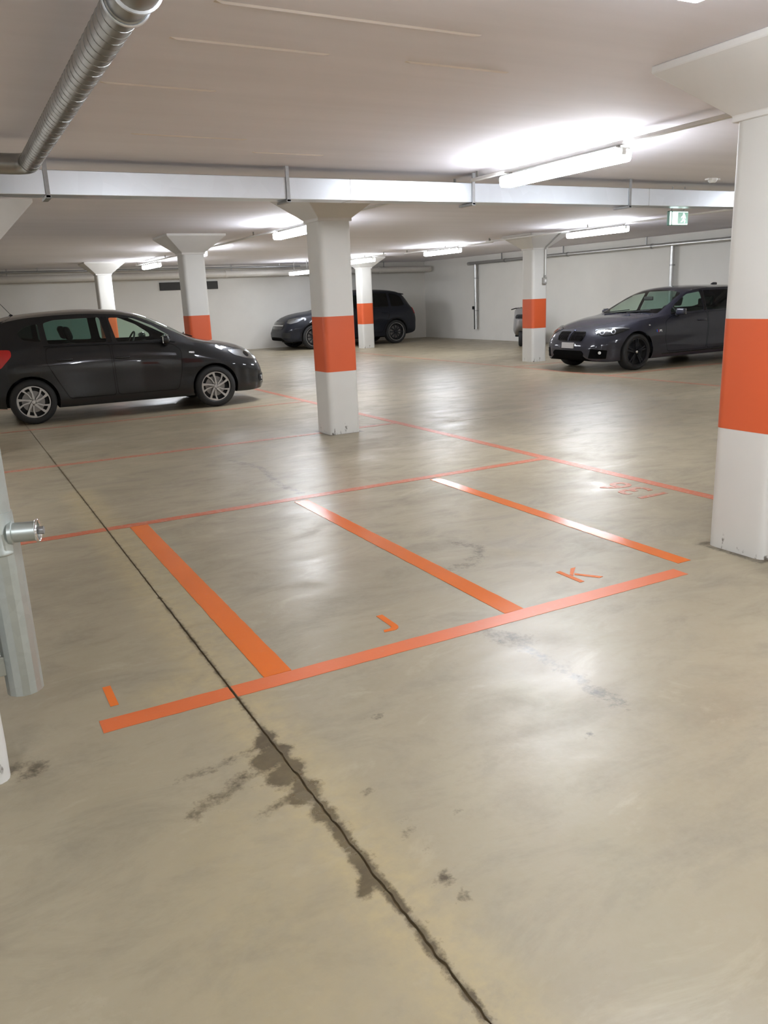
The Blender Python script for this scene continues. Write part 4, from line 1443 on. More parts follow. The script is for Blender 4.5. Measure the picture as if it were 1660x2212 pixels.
# ---- black hatchback
def hatchback():
    root = thing('hatchback_car', 'black five-door hatchback with silver turbine wheels, parked on the left', 'car', (0.955, 12.66, 0), R_(-1.5))
    root.scale = (1.0187,) * 3
    T = dict(half=0.841,
        zt=[(-0.67, .52), (-.655, .78), (-.62, .93), (-.56, 1.03), (-.45, 1.17), (-.32, 1.33), (-.22, 1.385), (.2, 1.44), (.75, 1.462), (1.2, 1.445), (1.6, 1.36), (1.95, 1.20), (2.33, .995), (2.45, .965), (2.7, .925), (2.95, .865), (3.12, .785), (3.22, .69), (3.29, .56), (3.31, .50)],
        zs=[(-.67, .40), (-.62, .29), (-.45, .235), (0, .20), (.45, .185), (2.05, .185), (2.5, .20), (3.0, .185), (3.2, .195), (3.28, .23), (3.31, .30)],
        wM=[(-.67, .50), (-.655, .60), (-.61, .70), (-.5, .775), (-.2, .83), (.3, .841), (2.3, .841), (2.7, .832), (2.95, .79), (3.1, .725), (3.2, .64), (3.28, .50), (3.31, .38)],
        wb=[(-.67, .46), (-.62, .62), (-.5, .70), (-.2, .755), (.3, .785), (1.0, .795), (2.0, .79), (2.4, .765), (2.75, .71), (3.0, .62), (3.15, .52), (3.28, .36), (3.31, .28)],
        zb=[(-.67, .50), (-.655, .72), (-.62, .86), (-.5, .985), (-.2, 1.01), (.5, 1.005), (1.3, .985), (1.9, .955), (2.3, .925), (2.7, .855), (2.95, .785), (3.12, .70), (3.22, .62), (3.31, .47)],
        wr=[(-.67, .30), (-.6, .50), (-.45, .56), (-.2, .575), (.3, .595), (1.0, .60), (1.5, .60), (1.8, .635), (2.1, .695), (2.25, .70), (2.5, .66), (2.8, .56), (3.1, .40), (3.31, .18)],
        zr=[(-.67, .51), (-.655, .75), (-.62, .90), (-.55, 1.02), (-.45, 1.13), (-.33, 1.28), (-.2, 1.335), (.2, 1.385), (.7, 1.40), (1.2, 1.375), (1.5, 1.315), (1.8, 1.18), (2.1, 1.02), (2.2, .975), (2.35, .945), (2.7, .89), (2.95, .825), (3.12, .74), (3.22, .65), (3.31, .485)])
    c = Car(T, MAT['paint_hatch'], root)
    # windscreen and rear window
    ws = c.cut(c.faces(c.R_TOP, lambda p: 1.4 < p.x < 2.45), rounded([(1.52, -.56), (1.85, -.61), (2.26, -.655), (2.355, -.35), (2.375, 0), (2.355, .35), (2.26, .655), (1.85, .61), (1.52, .56)], .04), (0, 1))
    c.split_off(ws, 'windscreen', MAT['glass_front'])
    rw = c.cut(c.faces((17, 29), lambda p: p.x < -.2), rounded([(-.50, 1.05), (.50, 1.05), (.50, 1.33), (-.50, 1.33)], .05), (1, 2))
    c.split_off([f for f in rw if f.is_valid], 'rear_window', MAT['glass_dark'])
    # side glass: front, rear, quarter
    fw = rounded([(1.16, 1.012), (1.10, 1.335), (1.42, 1.315), (1.68, 1.20), (1.885, 1.055), (1.90, 1.005)], .035)
    rwn = rounded([(.28, 1.035), (.26, 1.30), (.40, 1.335), (.98, 1.345), (1.03, 1.015)], .035)
    qw = rounded([(-.02, 1.10), (-.08, 1.19), (.04, 1.27), (.19, 1.295), (.20, 1.06)], .03)
    for sg in (1, -1):
        cond = (lambda p: p.y > .2) if sg > 0 else (lambda p: p.y < -.2)
        for nm, poly, mt in (('front_side_window', fw, MAT['glass_side']), ('rear_side_window', rwn, MAT['glass_dark']), ('quarter_window', qw, MAT['glass_quarter'])):
            g = c.cut(c.faces((14, 24), cond), poly, (0, 2))
            c.split_off(g, nm, mt, None, .004)
    fd = rounded([(1.09, .30), (1.075, .985), (1.90, .945), (2.02, .85), (2.0, .55), (1.93, .30)], .05)
    rd = rounded([(.46, .30), (.30, .62), (.22, .80), (.24, .99), (1.055, .985), (1.07, .30)], .05)
    for sg in (1, -1):
        d1 = c.side_panel('front_door', fd, c.R_SIDE, MAT['paint_hatch'], sg)
        d2 = c.side_panel('rear_door', rd, c.R_SIDE, MAT['paint_hatch'], sg)
        door_handle(c, 1.20, .80, sg, MAT['paint_hatch'], .20, d1)
        door_handle(c, .46, .82, sg, MAT['paint_hatch'], .20, d2)
        # black B pillar cover, sill trim, window base strip
        c.patch('pillar_cover', [(1.045, 1.01), (1.10, 1.01), (1.075, 1.345), (1.005, 1.345)], (0, 0, 0), (1, 0, 0), (0, 0, 1), (0, -sg, 0), MAT['gloss_black'], .002, .05, .003)
        c.patch('window_strip', [(.22, 1.002), (1.95, .962), (1.95, .975), (.22, 1.018)], (0, 0, 0), (1, 0, 0), (0, 0, 1), (0, -sg, 0), MAT['black_plastic'], .004, .06, .006)
        c.patch('side_repeater', rounded([(2.12, .80), (2.20, .79), (2.20, .815), (2.12, .82)], .01), (0, 0, 0), (1, 0, 0), (0, 0, 1), (0, -sg, 0), MAT['lamp_chrome'], .002, .03, .004)
        # tail lamp wraps the corner
        d = Vector((1, -sg * 1.1, 0)).normalized(); u = Vector((-d.y * sg, d.x * sg, 0))
        c.patch('tail_lamp', rounded([(-.20, -.10), (.26, -.13), (.36, .02), (.34, .10), (-.16, .13)], .03), (-.58, sg * .70, .88), u if sg < 0 else -u, (0, 0, 1), d, MAT['tail_red'], .003, .04, .008)
        # headlamp
        d = Vector((-1, -sg * .75, -.1)).normalized(); u = Vector((-d.y, d.x, 0)).normalized()
        if u.x > 0: u = -u
        hp = rounded([(-.27, -.065), (-.20, .035), (-.02, .085), (.30, .115), (.26, .03), (.10, -.045), (-.10, -.08)], .03)
        c.patch('headlamp', hp, (3.0, sg * .62, .70), u, (0, 0, 1), d, MAT['lamp_chrome'], .001, .03, .004)
        c.patch('headlamp_lens', hp, (3.0, sg * .62, .70), u, (0, 0, 1), d, MAT['lamp_lens'], .010, .04, .006)
        c.patch('headlamp_bulb', [(.05 + .045 * math.cos(a), .02 + .04 * math.sin(a)) for a in [k * math.pi / 6 for k in range(12)]], (3.0, sg * .62, .70), u, (0, 0, 1), d, MAT['gloss_black'], .006, .03, .004)
        # fog lamp and intake
        c.patch('fog_lamp', rounded([(-.12, -.045), (.12, -.06), (.14, .05), (-.10, .05)], .03), (3.15, sg * .52, .36), (0, -1, 0), (0, 0, 1), (-1, -sg * .4, 0), MAT['black_plastic'], .001, .04, .005)
        c.patch('fog_lamp_glass', [(.035 * math.cos(a), .035 * math.sin(a)) for a in [k * math.pi / 6 for k in range(12)]], (3.15, sg * .56, .36), (0, -1, 0), (0, 0, 1), (-1, -sg * .4, 0), MAT['lamp_chrome'], .008, .03, .004)
        mirror(root, 1.80, sg * .80, 1.0, sg, MAT['paint_hatch'])
    front = ((3.3, 0, 0), (0, 1, 0), (0, 0, 1), (-1, 0, 0))
    c.patch('grille', rounded([(-.40, .60), (.40, .60), (.44, .665), (.38, .69), (-.38, .69), (-.44, .665)], .02), *front, MAT['black_plastic'], .002, .05, .006)
    c.patch('grille_chrome', [(-.42, .602), (.42, .602), (.42, .612), (-.42, .612)], *front, MAT['chrome'], .010, .06, .004)
    c.patch('lower_intake', rounded([(-.44, .25), (.44, .25), (.50, .37), (.40, .42), (-.40, .42), (-.50, .37)], .03), *front, MAT['black_plastic'], .002, .05, .006)
    c.patch('badge', [(.05 * math.cos(a), .64 + .05 * math.sin(a)) for a in [k * math.pi / 10 for k in range(20)]], *front, MAT['chrome'], .014, .04, .005)
    c.patch('number_plate', [(-.25, .45), (.25, .45), (.25, .56), (-.25, .56)], *front, MAT['plate'], .008, .08, .006)
    # hood seam, roof aerial
    h, _ = c.hit((-.08, 0, 3), (0, 0, -1))
    b = NB(); lathe(b, [(0, 0), (.03, 0), (.022, .012), (.008, .02), (0, .02)], h, (0, 0, 1), 14); tube(b, [h + Vector((0, 0, .015)), h + Vector((-.15, 0, .21))], .004, 6)
    obj('roof_aerial', b, MAT['black_plastic'], root, 50)
    # roof spoiler over the rear window
    b = NB(); box(b, -.43, -.20, -.55, .55, 1.335, 1.362, .012, seg=2)
    for v in b.verts: v.co.z += (v.co.x + .2) * .22 - .04 * (v.co.y / .55) ** 2 + .025
    obj('roof_spoiler', b, MAT['paint_hatch'], root, 40)
    # wiper
    b = NB(); tube(b, [(2.36, -.1, 1.0), (2.30, .35, 1.04)], .008, 6); tube(b, [(2.36, .45, .995), (2.26, .0, 1.06)], .008, 6); obj('wiper', b, MAT['black_plastic'], root, 50)
    dashboard(root, 1.62, 2.2, .66, .70, .955)
    steering(root, 1.52, .36, .93)
    for y in (.36, -.36): seat(root, 1.02, y, .36)
    b = NB(); box(b, .0, .5, -.62, .62, .40, .58, .06, seg=3); box(b, -.22, -.06, -.62, .62, .5, 1.0, .06, seg=3); obj('rear_bench', b, MAT['seat'], root, 50)
    for y in (.36, -.36):
        b = NB(); box(b, -.24, -.14, y - .12, y + .12, 1.02, 1.17, .04, seg=3); obj('rear_headrest', b, MAT['seat'], root, 50)
    c.finish((0, 2.47), .335, .30, .296)
    for x in (0, 2.47):
        for sg in (1, -1): wheel(root, x, sg * .735, .297, .19, 'turbine', .205, sg)
    return root
hatchback()

# ---- dark blue grey estate
def estate():
    root = thing('estate_car', 'dark blue-grey estate car with black wheels, parked on the right, nose toward the lane', 'car', (11.03 + 2.968, 11.765, 0), R_(180))
    T = dict(half=0.93,
        zt=[(-1.10, .50), (-1.085, .80), (-1.04, .98), (-.92, 1.12), (-.75, 1.29), (-.6, 1.38), (-.3, 1.425), (.3, 1.455), (.9, 1.462), (1.4, 1.435), (1.75, 1.345), (2.1, 1.19), (2.46, 1.0), (2.6, .965), (2.9, .925), (3.2, .87), (3.45, .80), (3.62, .73), (3.74, .65), (3.79, .56), (3.81, .50)],
        zs=[(-1.10, .40), (-1.0, .27), (-.7, .215), (-.3, .20), (.45, .18), (2.5, .18), (3.0, .19), (3.5, .175), (3.7, .19), (3.78, .24), (3.81, .30)],
        wM=[(-1.10, .55), (-1.08, .66), (-1.0, .78), (-.8, .86), (-.3, .915), (.3, .93), (2.4, .93), (3.0, .925), (3.3, .885), (3.5, .82), (3.65, .73), (3.76, .58), (3.81, .42)],
        wb=[(-1.10, .50), (-1.04, .68), (-.9, .76), (-.4, .83), (.3, .86), (1.2, .865), (2.3, .86), (2.7, .84), (3.1, .78), (3.4, .69), (3.6, .60), (3.74, .47), (3.81, .30)],
        zb=[(-1.10, .49), (-1.085, .74), (-1.04, .90), (-.9, .965), (-.3, .98), (.6, .975), (1.6, .955), (2.2, .935), (2.6, .905), (3.0, .855), (3.3, .79), (3.55, .71), (3.7, .63), (3.81, .47)],
        wr=[(-1.10, .32), (-1.0, .56), (-.8, .60), (-.4, .61), (.3, .635), (1.0, .645), (1.5, .645), (1.85, .69), (2.2, .765), (2.4, .785), (2.7, .74), (3.1, .64), (3.5, .48), (3.7, .36), (3.81, .18)],
        zr=[(-1.10, .495), (-1.085, .77), (-1.04, .94), (-.92, 1.08), (-.75, 1.24), (-.6, 1.325), (-.3, 1.37), (.3, 1.40), (.9, 1.40), (1.35, 1.365), (1.7, 1.26), (2.0, 1.12), (2.25, 1.0), (2.4, .955), (2.7, .925), (3.0, .88), (3.3, .82), (3.55, .745), (3.7, .66), (3.81, .485)])
    c = Car(T, MAT['paint_estate'], root)
    ws = c.cut(c.faces(c.R_TOP, lambda p: 1.5 < p.x < 2.6), rounded([(1.60, -.60), (2.0, -.68), (2.36, -.745), (2.47, -.4), (2.495, 0), (2.47, .4), (2.36, .745), (2.0, .68), (1.60, .60)], .04), (0, 1))
    c.split_off(ws, 'windscreen', MAT['glass_front'])
    fw = rounded([(1.25, .995), (1.20, 1.335), (1.52, 1.30), (1.85, 1.155), (2.06, 1.03), (2.08, .975)], .03)
    rwn = rounded([(.28, 1.005), (.30, 1.35), (1.10, 1.355), (1.16, .995)], .03)
    qw = rounded([(-.55, 1.06), (-.48, 1.27), (-.30, 1.33), (.18, 1.35), (.18, 1.01), (-.35, 1.01)], .04)
    for sg in (1, -1):
        cond = (lambda p: p.y > .2) if sg > 0 else (lambda p: p.y < -.2)
        for nm, poly, mt in (('front_side_window', fw, MAT['glass_side']), ('rear_side_window', rwn, MAT['glass_dark']), ('quarter_window', qw, MAT['glass_dark'])):
            c.split_off(c.cut(c.faces((14, 24), cond), poly, (0, 2)), nm, mt, None, .004)
    fd = rounded([(1.20, .29), (1.18, .965), (2.10, .925), (2.28, .84), (2.30, .55), (2.22, .29)], .05)
    rd = rounded([(.50, .29), (.32, .60), (.22, .80), (.24, .97), (1.16, .965), (1.18, .29)], .05)
    for sg in (1, -1):
        d1 = c.side_panel('front_door', fd, c.R_SIDE, MAT['paint_estate'], sg)
        d2 = c.side_panel('rear_door', rd, c.R_SIDE, MAT['paint_estate'], sg)
        door_handle(c, 1.34, .82, sg, MAT['paint_estate'], .23, d1)
        door_handle(c, .45, .84, sg, MAT['paint_estate'], .23, d2)
        c.patch('pillar_cover', [(1.175, .985), (1.235, .985), (1.19, 1.36), (1.115, 1.36)], (0, 0, 0), (1, 0, 0), (0, 0, 1), (0, -sg, 0), MAT['gloss_black'], .002, .05, .003)
        # headlamp with bright brow
        d = Vector((-1, -sg * .9, -.1)).normalized(); u = Vector((-d.y, d.x, 0)).normalized()
        if u.x > 0: u = -u
        org = (3.45, sg * .66, .70)
        hp = rounded([(-.20, -.035), (-.24, .055), (-.02, .075), (.25, .085), (.37, .055), (.26, .0), (.10, -.06), (-.08, -.075)], .02)
        if sg > 0:
            pass
        U = u
        c.patch('headlamp', hp, org, U, (0, 0, 1), d, MAT['gloss_black'], .001, .03, .004)
        c.patch('headlamp_brow', [(-.235, .05), (-.02, .072), (.25, .080), (.365, .052), (.25, .055), (-.02, .046), (-.22, .02)], org, U, (0, 0, 1), d, MAT['lamp_chrome'], .006, .02, .004)
        for (cu_, cv_, rr) in ((-.10, -.005, .048), (.09, .0, .042)):
            c.patch('headlamp_ring', [(cu_ + rr * math.cos(a), cv_ + rr * math.sin(a)) for a in [k * math.pi / 8 for k in range(16)]], org, U, (0, 0, 1), d, MAT['lamp_chrome'], .006, .02, .006)
            c.patch('headlamp_bulb', [(cu_ + rr * .62 * math.cos(a), cv_ + rr * .62 * math.sin(a)) for a in [k * math.pi / 8 for k in range(16)]], org, U, (0, 0, 1), d, MAT['gloss_black'], .013, .02, .004)
        c.patch('headlamp_lens', hp, org, U, (0, 0, 1), d, MAT['lamp_lens'], .022, .04, .005)
        # corner intake with fog lamp
        fo = (3.6, sg * .60, .33)
        c.patch('corner_intake', rounded([(-.17, -.08), (.17, -.09), (.19, .06), (-.12, .09)], .02), fo, (0, 1, 0) if sg > 0 else (0, -1, 0), (0, 0, 1), (-1, -sg * .45, 0), MAT['seam_black'], .001, .05, .005)
        c.patch('fog_lamp', [(.06 + .028 * math.cos(a), .02 + .028 * math.sin(a)) for a in [k * math.pi / 6 for k in range(12)]], fo, (0, 1, 0) if sg > 0 else (0, -1, 0), (0, 0, 1), (-1, -sg * .45, 0), MAT['lamp_chrome'], .007, .03, .005)
        c.patch('tail_lamp', rounded([(-.26, -.09), (.22, -.12), (.22, .10), (-.20, .10)], .03), (-.98, sg * .76, .83), (Vector((-1, -sg * 1.1, 0)).cross(Vector((0, 0, 1)))), (0, 0, 1), (1, -sg * 1.1, 0), MAT['tail_red'], .003, .05, .008)
        c.patch('sill_strip', [(.55, .255), (2.35, .245), (2.35, .262), (.55, .275)], (0, 0, 0), (1, 0, 0), (0, 0, 1), (0, -sg, 0), MAT['gloss_black'], .002, .08, .005)
        c.patch('side_repeater', rounded([(2.66, .775), (2.70, .775), (2.70, .80), (2.66, .80)], .008), (0, 0, 0), (1, 0, 0), (0, 0, 1), (0, -sg, 0), MAT['lamp_chrome'], .002, .03, .004)
        # small fender emblem: stripes beside a silver letter
        for k, mt in enumerate((MAT['badge_blue'], MAT['badge_blue'], MAT['badge_red'])):
            x_ = 2.52 - sg * k * .018 * 1
            c.patch('fender_stripe', [(x_ - .007, .655), (x_ + .005, .655), (x_ + .012, .70), (x_, .70)], (0, 0, 0), (1, 0, 0), (0, 0, 1), (0, -sg, 0), mt, .002, .03, .003)
        mp_ = [(0, 0), (.015, 0), (.02, .03), (.035, .008), (.05, .03), (.055, 0), (.07, 0), (.06, .045), (.045, .045), (.035, .025), (.025, .045), (.01, .045)]
        c.patch('fender_letter', [((2.465 - px if sg > 0 else 2.465 - .07 + px), .655 + pz) for px, pz in mp_], (0, 0, 0), (1, 0, 0), (0, 0, 1), (0, -sg, 0), MAT['chrome'], .002, .03, .003)
        mirror(root, 1.98, sg * .88, .99, sg, MAT['paint_estate'])
        c.patch('mirror_chrome_base', rounded([(2.00, .955), (2.10, .945), (2.10, .975), (2.0, .985)], .01), (0, 0, 0), (1, 0, 0), (0, 0, 1), (0, -sg, 0), MAT['gloss_black'], .002, .04, .006)
    front = ((3.8, 0, 0), (0, 1, 0), (0, 0, 1), (-1, 0, 0))
    for sg in (1, -1):
        kp = rounded(bb([(.035, .545), (.30, .545), (.355, .62), (.33, .705), (.05, .705), (.03, .62)], sg), .035)
        c.patch('kidney_surround', kp, *front, MAT['gloss_black'], .004, .04, .012)
        for k in range(9):
            yy = sg * (.065 + k * .031)
            c.patch('grille_bar', [(yy - .005, .56), (yy + .005, .56), (yy + .005, .69), (yy - .005, .69)], *front, MAT['gloss_black'], .018, .06, .008)
    c.patch('kidney_rib', [(-.018, .55), (.018, .55), (.022, .71), (-.022, .71)], *front, MAT['paint_estate'], .012, .05, .012)
    c.patch('lower_intake', rounded([(-.36, .22), (.36, .22), (.42, .33), (.36, .38), (-.36, .38), (-.42, .33)], .03), *front, MAT['seam_black'], .002, .05, .006)
    pl = c.patch('number_plate', [(-.16, .42), (.16, .42), (.16, .515), (-.16, .515)], *front, MAT['plate'], .010, .10, .010)
    # round emblem on the hood edge
    em = ((3.66, 0, .735), (0, 1, 0), (.5, 0, 1), (-1, 0, -.55))
    circ = lambda r_: [(r_ * math.cos(a), r_ * math.sin(a)) for a in [k * math.pi / 10 for k in range(20)]]
    c.patch('emblem', circ(.043), *em, MAT['chrome'], .002, .04, .004)
    c.patch('emblem_ring', circ(.038), *em, MAT['gloss_black'], .007, .04, .002)
    c.patch('emblem_centre', circ(.023), *em, MAT['plate'], .010, .03, .002)
    for q in (0, 1):
        a0 = q * math.pi
        c.patch('emblem_quarter', [(0, 0)] + [(.023 * math.cos(a0 + t), .023 * math.sin(a0 + t)) for t in (0, .4, .8, 1.2, 1.57)], *em, MAT['badge_blue'], .0125, .03, .002)
    h, _ = c.hit((.02, 0, 3), (0, 0, -1))
    b = NB(); box(b, -.10, .10, -.025, .025, 0, .055, .02, seg=3)
    for v in b.verts:
        k = v.co.z / .055
        v.co.x = v.co.x * (1 - .55 * k) - .04 * k
    o = obj('roof_fin', b, MAT['paint_estate'], root, 50); o.location = h - Vector((0, 0, .008))
    b = NB(); tube(b, [(2.47, -.5, 1.0), (2.40, .1, 1.05)], .009, 6); tube(b, [(2.47, .1, 1.0), (2.36, .6, 1.04)], .009, 6); obj('wiper', b, MAT['black_plastic'], root, 50)
    b = NB(); box(b, 1.78, 1.83, -.11, .11, 1.20, 1.275, .02, seg=3); obj('inside_mirror', b, MAT['interior_trim'], root, 50)
    b = NB(); box(b, 1.76, 1.775, -.04, .05, 1.225, 1.26, .006); obj('inside_mirror_label', b, MAT['plate'], root)
    dashboard(root, 1.75, 2.35, .72, .70, .955)
    steering(root, 1.62, .38, .93)
    for y in (.38, -.38): seat(root, 1.05, y, .36)
    b = NB(); box(b, -.05, .5, -.66, .66, .38, .56, .06, seg=3); box(b, -.22, -.04, -.66, .66, .5, 1.0, .06, seg=3); obj('rear_bench', b, MAT['seat'], root, 50)
    for y in (.38, -.38):
        b = NB(); box(b, -.22, -.12, y - .12, y + .12, 1.02, 1.18, .04, seg=3); obj('rear_headrest', b, MAT['seat'], root, 50)
    c.finish((0, 2.968), .375, .325, .325)
    for x in (0, 2.968):
        for sg in (1, -1): wheel(root, x, sg * .80, .328, .24, 'black', .24, sg)
    return root
estate()

# ---- tall black off-roader in the far corner
def offroader():
    root = thing('off_road_car', 'tall black off-road car with thin bright wheel rims in the far corner', 'car', (12.83, 23.97, 0), R_(180))
    T = dict(half=0.95,
        zt=[(-.86, .62), (-.84, .92), (-.78, 1.10), (-.68, 1.22), (-.52, 1.44), (-.38, 1.58), (-.25, 1.64), (.3, 1.70), (.9, 1.72), (1.35, 1.69), (1.65, 1.59), (1.95, 1.40), (2.28, 1.18), (2.45, 1.135), (2.8, 1.10), (3.1, 1.06), (3.35, .99), (3.55, .88), (3.68, .75), (3.74, .62), (3.75, .56)],
        zs=[(-.86, .50), (-.8, .38), (-.6, .30), (-.2, .27), (.5, .25), (2.4, .25), (3.0, .26), (3.5, .25), (3.68, .28), (3.75, .38)],
        wM=[(-.86, .62), (-.84, .72), (-.76, .82), (-.5, .90), (0, .945), (.5, .95), (2.5, .95), (3.0, .94), (3.3, .89), (3.5, .80), (3.64, .68), (3.72, .54), (3.75, .42)],
        wb=[(-.86, .56), (-.78, .70), (-.5, .80), (0, .86), (.6, .885), (1.6, .89), (2.3, .885), (2.7, .86), (3.1, .79), (3.4, .68), (3.6, .54), (3.75, .30)],
        zb=[(-.86, .60), (-.84, .85), (-.78, 1.02), (-.6, 1.12), (0, 1.13), (.8, 1.12), (1.6, 1.10), (2.1, 1.085), (2.5, 1.055), (2.9, 1.01), (3.2, .95), (3.45, .86), (3.62, .73), (3.75, .54)],
        wr=[(-.86, .36), (-.76, .60), (-.5, .63), (.2, .65), (1.0, .66), (1.5, .66), (1.8, .71), (2.1, .78), (2.3, .80), (2.6, .76), (3.0, .66), (3.4, .48), (3.6, .34), (3.75, .16)],
        zr=[(-.86, .61), (-.84, .89), (-.78, 1.07), (-.68, 1.18), (-.52, 1.38), (-.38, 1.51), (-.25, 1.57), (.3, 1.635), (.9, 1.645), (1.3, 1.61), (1.6, 1.49), (1.9, 1.30), (2.12, 1.16), (2.3, 1.11), (2.6, 1.08), (3.0, 1.03), (3.3, .965), (3.55, .85), (3.68, .73), (3.75, .55)])
    c = Car(T, MAT['paint_suv'], root)
    c.split_off(c.cut(c.faces(c.R_TOP, lambda p: 1.4 < p.x < 2.4), rounded([(1.52, -.61), (1.9, -.69), (2.22, -.76), (2.30, -.4), (2.325, 0), (2.30, .4), (2.22, .76), (1.9, .69), (1.52, .61)], .04), (0, 1)), 'windscreen', MAT['glass_quarter'])
    fw = rounded([(1.12, 1.145), (1.08, 1.575), (1.38, 1.54), (1.72, 1.34), (1.98, 1.17), (2.0, 1.125)], .03)
    rwn = rounded([(.22, 1.155), (.20, 1.57), (.98, 1.585), (1.03, 1.145)], .03)
    qw = rounded([(-.38, 1.20), (-.30, 1.44), (-.12, 1.53), (.12, 1.56), (.12, 1.16), (-.25, 1.165)], .03)
    fd = rounded([(1.09, .38), (1.06, 1.115), (2.0, 1.085), (2.16, .98), (2.18, .65), (2.10, .38)], .05)
    rd = rounded([(.50, .38), (.34, .70), (.22, .92), (.22, 1.125), (1.04, 1.115), (1.07, .38)], .05)
    for sg in (1, -1):
        cond = (lambda p: p.y > .2) if sg > 0 else (lambda p: p.y < -.2)
        for nm, poly in (('front_side_window', fw), ('rear_side_window', rwn), ('quarter_window', qw)):
            c.split_off(c.cut(c.faces((14, 24), cond), poly, (0, 2)), nm, MAT['glass_quarter'], None, .004)
        d1 = c.side_panel('front_door', fd, c.R_SIDE, MAT['paint_suv'], sg)
        d2 = c.side_panel('rear_door', rd, c.R_SIDE, MAT['paint_suv'], sg)
        door_handle(c, 1.24, .98, sg, MAT['paint_suv'], .22, d1)
        door_handle(c, .42, .99, sg, MAT['paint_suv'], .22, d2)
        d = Vector((-1, -sg * .8, -.1)).normalized(); u = Vector((-d.y, d.x, 0)).normalized()
        if u.x > 0: u = -u
        hp = rounded([(-.24, -.07), (-.22, .05), (.0, .09), (.26, .10), (.30, .05), (.16, -.05), (-.05, -.10)], .03)
        org = (3.42, sg * .66, .87)
        c.patch('headlamp', hp, org, u, (0, 0, 1), d, MAT['lamp_chrome'], .001, .04, .004)
        c.patch('headlamp_lens', hp, org, u, (0, 0, 1), d, MAT['lamp_lens'], .010, .05, .005)
        c.patch('tail_lamp', rounded([(-.24, -.08), (.22, -.10), (.22, .09), (-.2, .10)], .03), (-.76, sg * .78, 1.0), (Vector((-1, -sg * 1.1, 0)).cross(Vector((0, 0, 1)))), (0, 0, 1), (1, -sg * 1.1, 0), MAT['tail_red'], .003, .05, .006)
        c.patch('arch_trim', [(2.87 + .44 * math.cos(a), .38 + .44 * math.sin(a)) for a in [k * math.pi / 14 for k in range(15)]] + [(2.87 + .40 * math.cos(a), .38 + .40 * math.sin(a)) for a in [math.pi - k * math.pi / 14 for k in range(15)]], (0, 0, 0), (1, 0, 0), (0, 0, 1), (0, -sg, 0), MAT['black_plastic'], .003, .05, .01)
        c.patch('arch_trim', [(.44 * math.cos(a), .38 + .44 * math.sin(a)) for a in [k * math.pi / 14 for k in range(15)]] + [(.40 * math.cos(a), .38 + .40 * math.sin(a)) for a in [math.pi - k * math.pi / 14 for k in range(15)]], (0, 0, 0), (1, 0, 0), (0, 0, 1), (0, -sg, 0), MAT['black_plastic'], .003, .05, .01)
        c.patch('corner_intake', rounded([(-.16, -.08), (.16, -.09), (.16, .07), (-.12, .08)], .02), (3.6, sg * .58, .45), (0, 1, 0), (0, 0, 1), (-1, -sg * .4, 0), MAT['black'], .001, .05, .005)
        mirror(root, 1.88, sg * .90, 1.15, sg, MAT['paint_suv'])
    front = ((3.75, 0, 0), (0, 1, 0), (0, 0, 1), (-1, 0, 0))
    c.patch('grille', rounded([(-.40, .62), (.40, .62), (.44, .72), (.36, .84), (-.36, .84), (-.44, .72)], .04), *front, MAT['gloss_black'], .003, .05, .008)
    c.patch('grille_bar', [(-.40, .715), (.40, .715), (.40, .74), (-.40, .74)], *front, MAT['chrome'], .014, .06, .006)
    b = NB(); box(b, -.50, -.22, -.58, .58, 1.575, 1.61, .014, seg=2)
    for v in b.verts: v.co.z += (v.co.x + .2) * .18 - .04 * (v.co.y / .58) ** 2 + .02
    obj('roof_spoiler', b, MAT['paint_suv'], root, 40)
    dashboard(root, 1.65, 2.2, .74, .85, 1.10)
    for y in (.4, -.4): seat(root, 1.0, y, .52)
    b = NB(); box(b, -.05, .45, -.66, .66, .55, .72, .06, seg=3); box(b, -.22, -.04, -.66, .66, .66, 1.16, .06, seg=3); obj('rear_bench', b, MAT['seat'], root, 50)
    c.finish((0, 2.87), .405, .38, .37)
    for x in (0, 2.87):
        for sg in (1, -1): wheel(root, x, sg * .815, .37, .26, 'ring', .275, sg)
    return root
offroader()

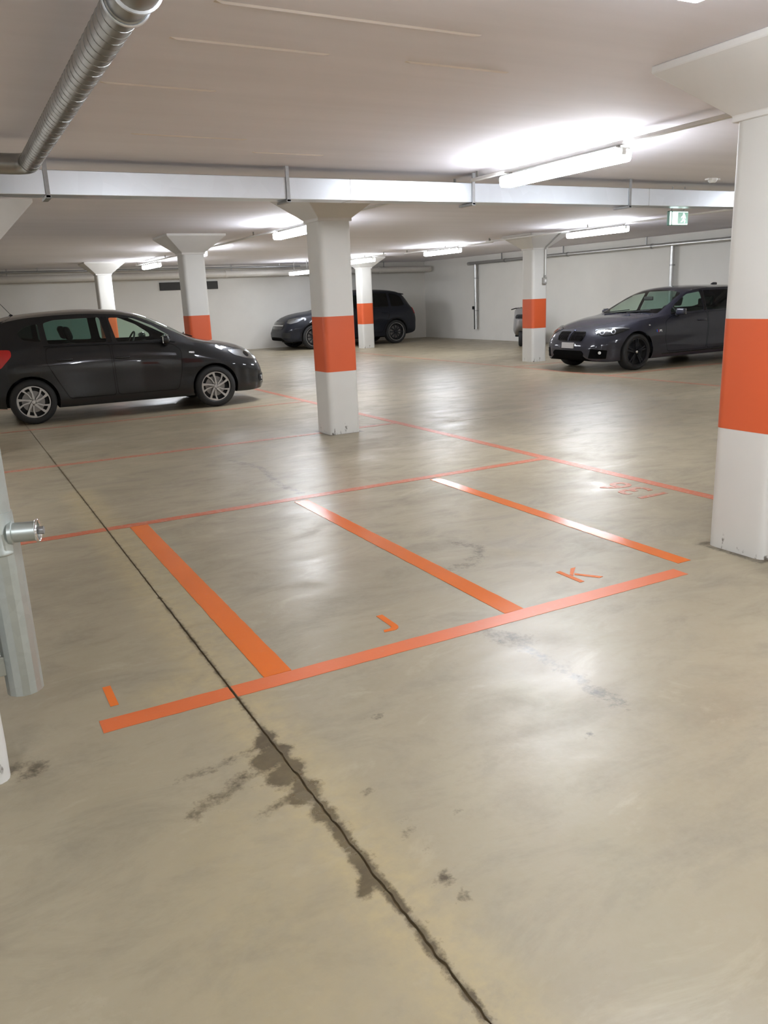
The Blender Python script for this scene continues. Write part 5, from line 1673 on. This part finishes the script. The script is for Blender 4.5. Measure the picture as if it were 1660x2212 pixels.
# ---- grey scooter mostly hidden behind the cable column
def scooter():
    t = thing('scooter', 'grey motor scooter mostly hidden behind the cable column', 'scooter', (14.20, 18.37, 0), R_(52))
    for x in (-.45, .70):
        w = bpy.data.objects.new('wheel', None); link(w, t); w.location = (x, 0, .24)
        b = NB(); lathe(b, [(.15, -.05), (.19, -.06), (.225, -.045), (.24, 0), (.225, .045), (.19, .06), (.15, .05)], (0, 0, 0), (0, 1, 0), 28, closed=True); bmesh.ops.recalc_face_normals(b, faces=b.faces); obj('tyre', b, MAT['tyre'], w, 40)
        b = NB(); lathe(b, [(0, .03), (.05, .035), (.15, .03), (.155, 0), (.15, -.03), (.05, -.035), (0, -.03)], (0, 0, 0), (0, 1, 0), 20); obj('rim', b, MAT['dark_alloy'], w, 40)
    def hull(nm, secs, mat):
        b = NB(); rings = []
        for (x, w_, z0, z1) in secs:
            p = rounded([(-w_, z0), (w_, z0), (w_ * .8, z1), (-w_ * .8, z1)], .08, 3)
            rings.append([b.verts.new((x, q[0], q[1])) for q in p])
        for p, q in zip(rings, rings[1:]):
            for k in range(len(p)): b.faces.new([p[k], p[(k + 1) % len(p)], q[(k + 1) % len(p)], q[k]])
        b.faces.new(rings[0]); b.faces.new(list(reversed(rings[-1])))
        bmesh.ops.recalc_face_normals(b, faces=b.faces)
        return obj(nm, b, mat, t, 45)
    hull('rear_body', [(-.86, .06, .62, .74), (-.78, .13, .50, .78), (-.5, .17, .38, .78), (-.2, .18, .30, .76), (.05, .15, .26, .70)], MAT['paint_scooter'])
    hull('footboard', [(-.05, .17, .24, .33), (.3, .17, .24, .32), (.45, .16, .26, .40)], MAT['black_plastic'])
    hull('front_shield', [(.38, .20, .28, .45), (.46, .22, .34, .98), (.54, .18, .42, 1.02), (.62, .08, .50, .95)], MAT['paint_scooter'])
    hull('saddle', [(-.84, .10, .76, .84), (-.5, .16, .74, .86), (-.1, .15, .72, .84), (.04, .10, .70, .78)], MAT['seat'])
    hull('front_mudguard', [(.46, .07, .40, .48), (.62, .08, .46, .53), (.80, .08, .44, .52), (.95, .05, .34, .40)], MAT['paint_scooter'])
    b = NB(); tube(b, [(.42, -.27, .97), (.50, -.15, 1.0), (.52, 0, .99), (.50, .15, 1.0), (.42, .27, .97)], .014, 8); obj('handlebar', b, MAT['black_plastic'], t, 50)
    b = NB(); tube(b, [(.52, 0, 1.03), (.70, 0, .24)], .022, 8); obj('fork', b, MAT['galv_dark'], t, 50)
    b = NB(); lathe(b, [(0, .03), (.06, .02), (.075, -.02), (.04, -.06)], (.62, 0, .90), (1, 0, .1), 16); obj('headlamp', b, MAT['lamp_chrome'], t, 40)
scooter()
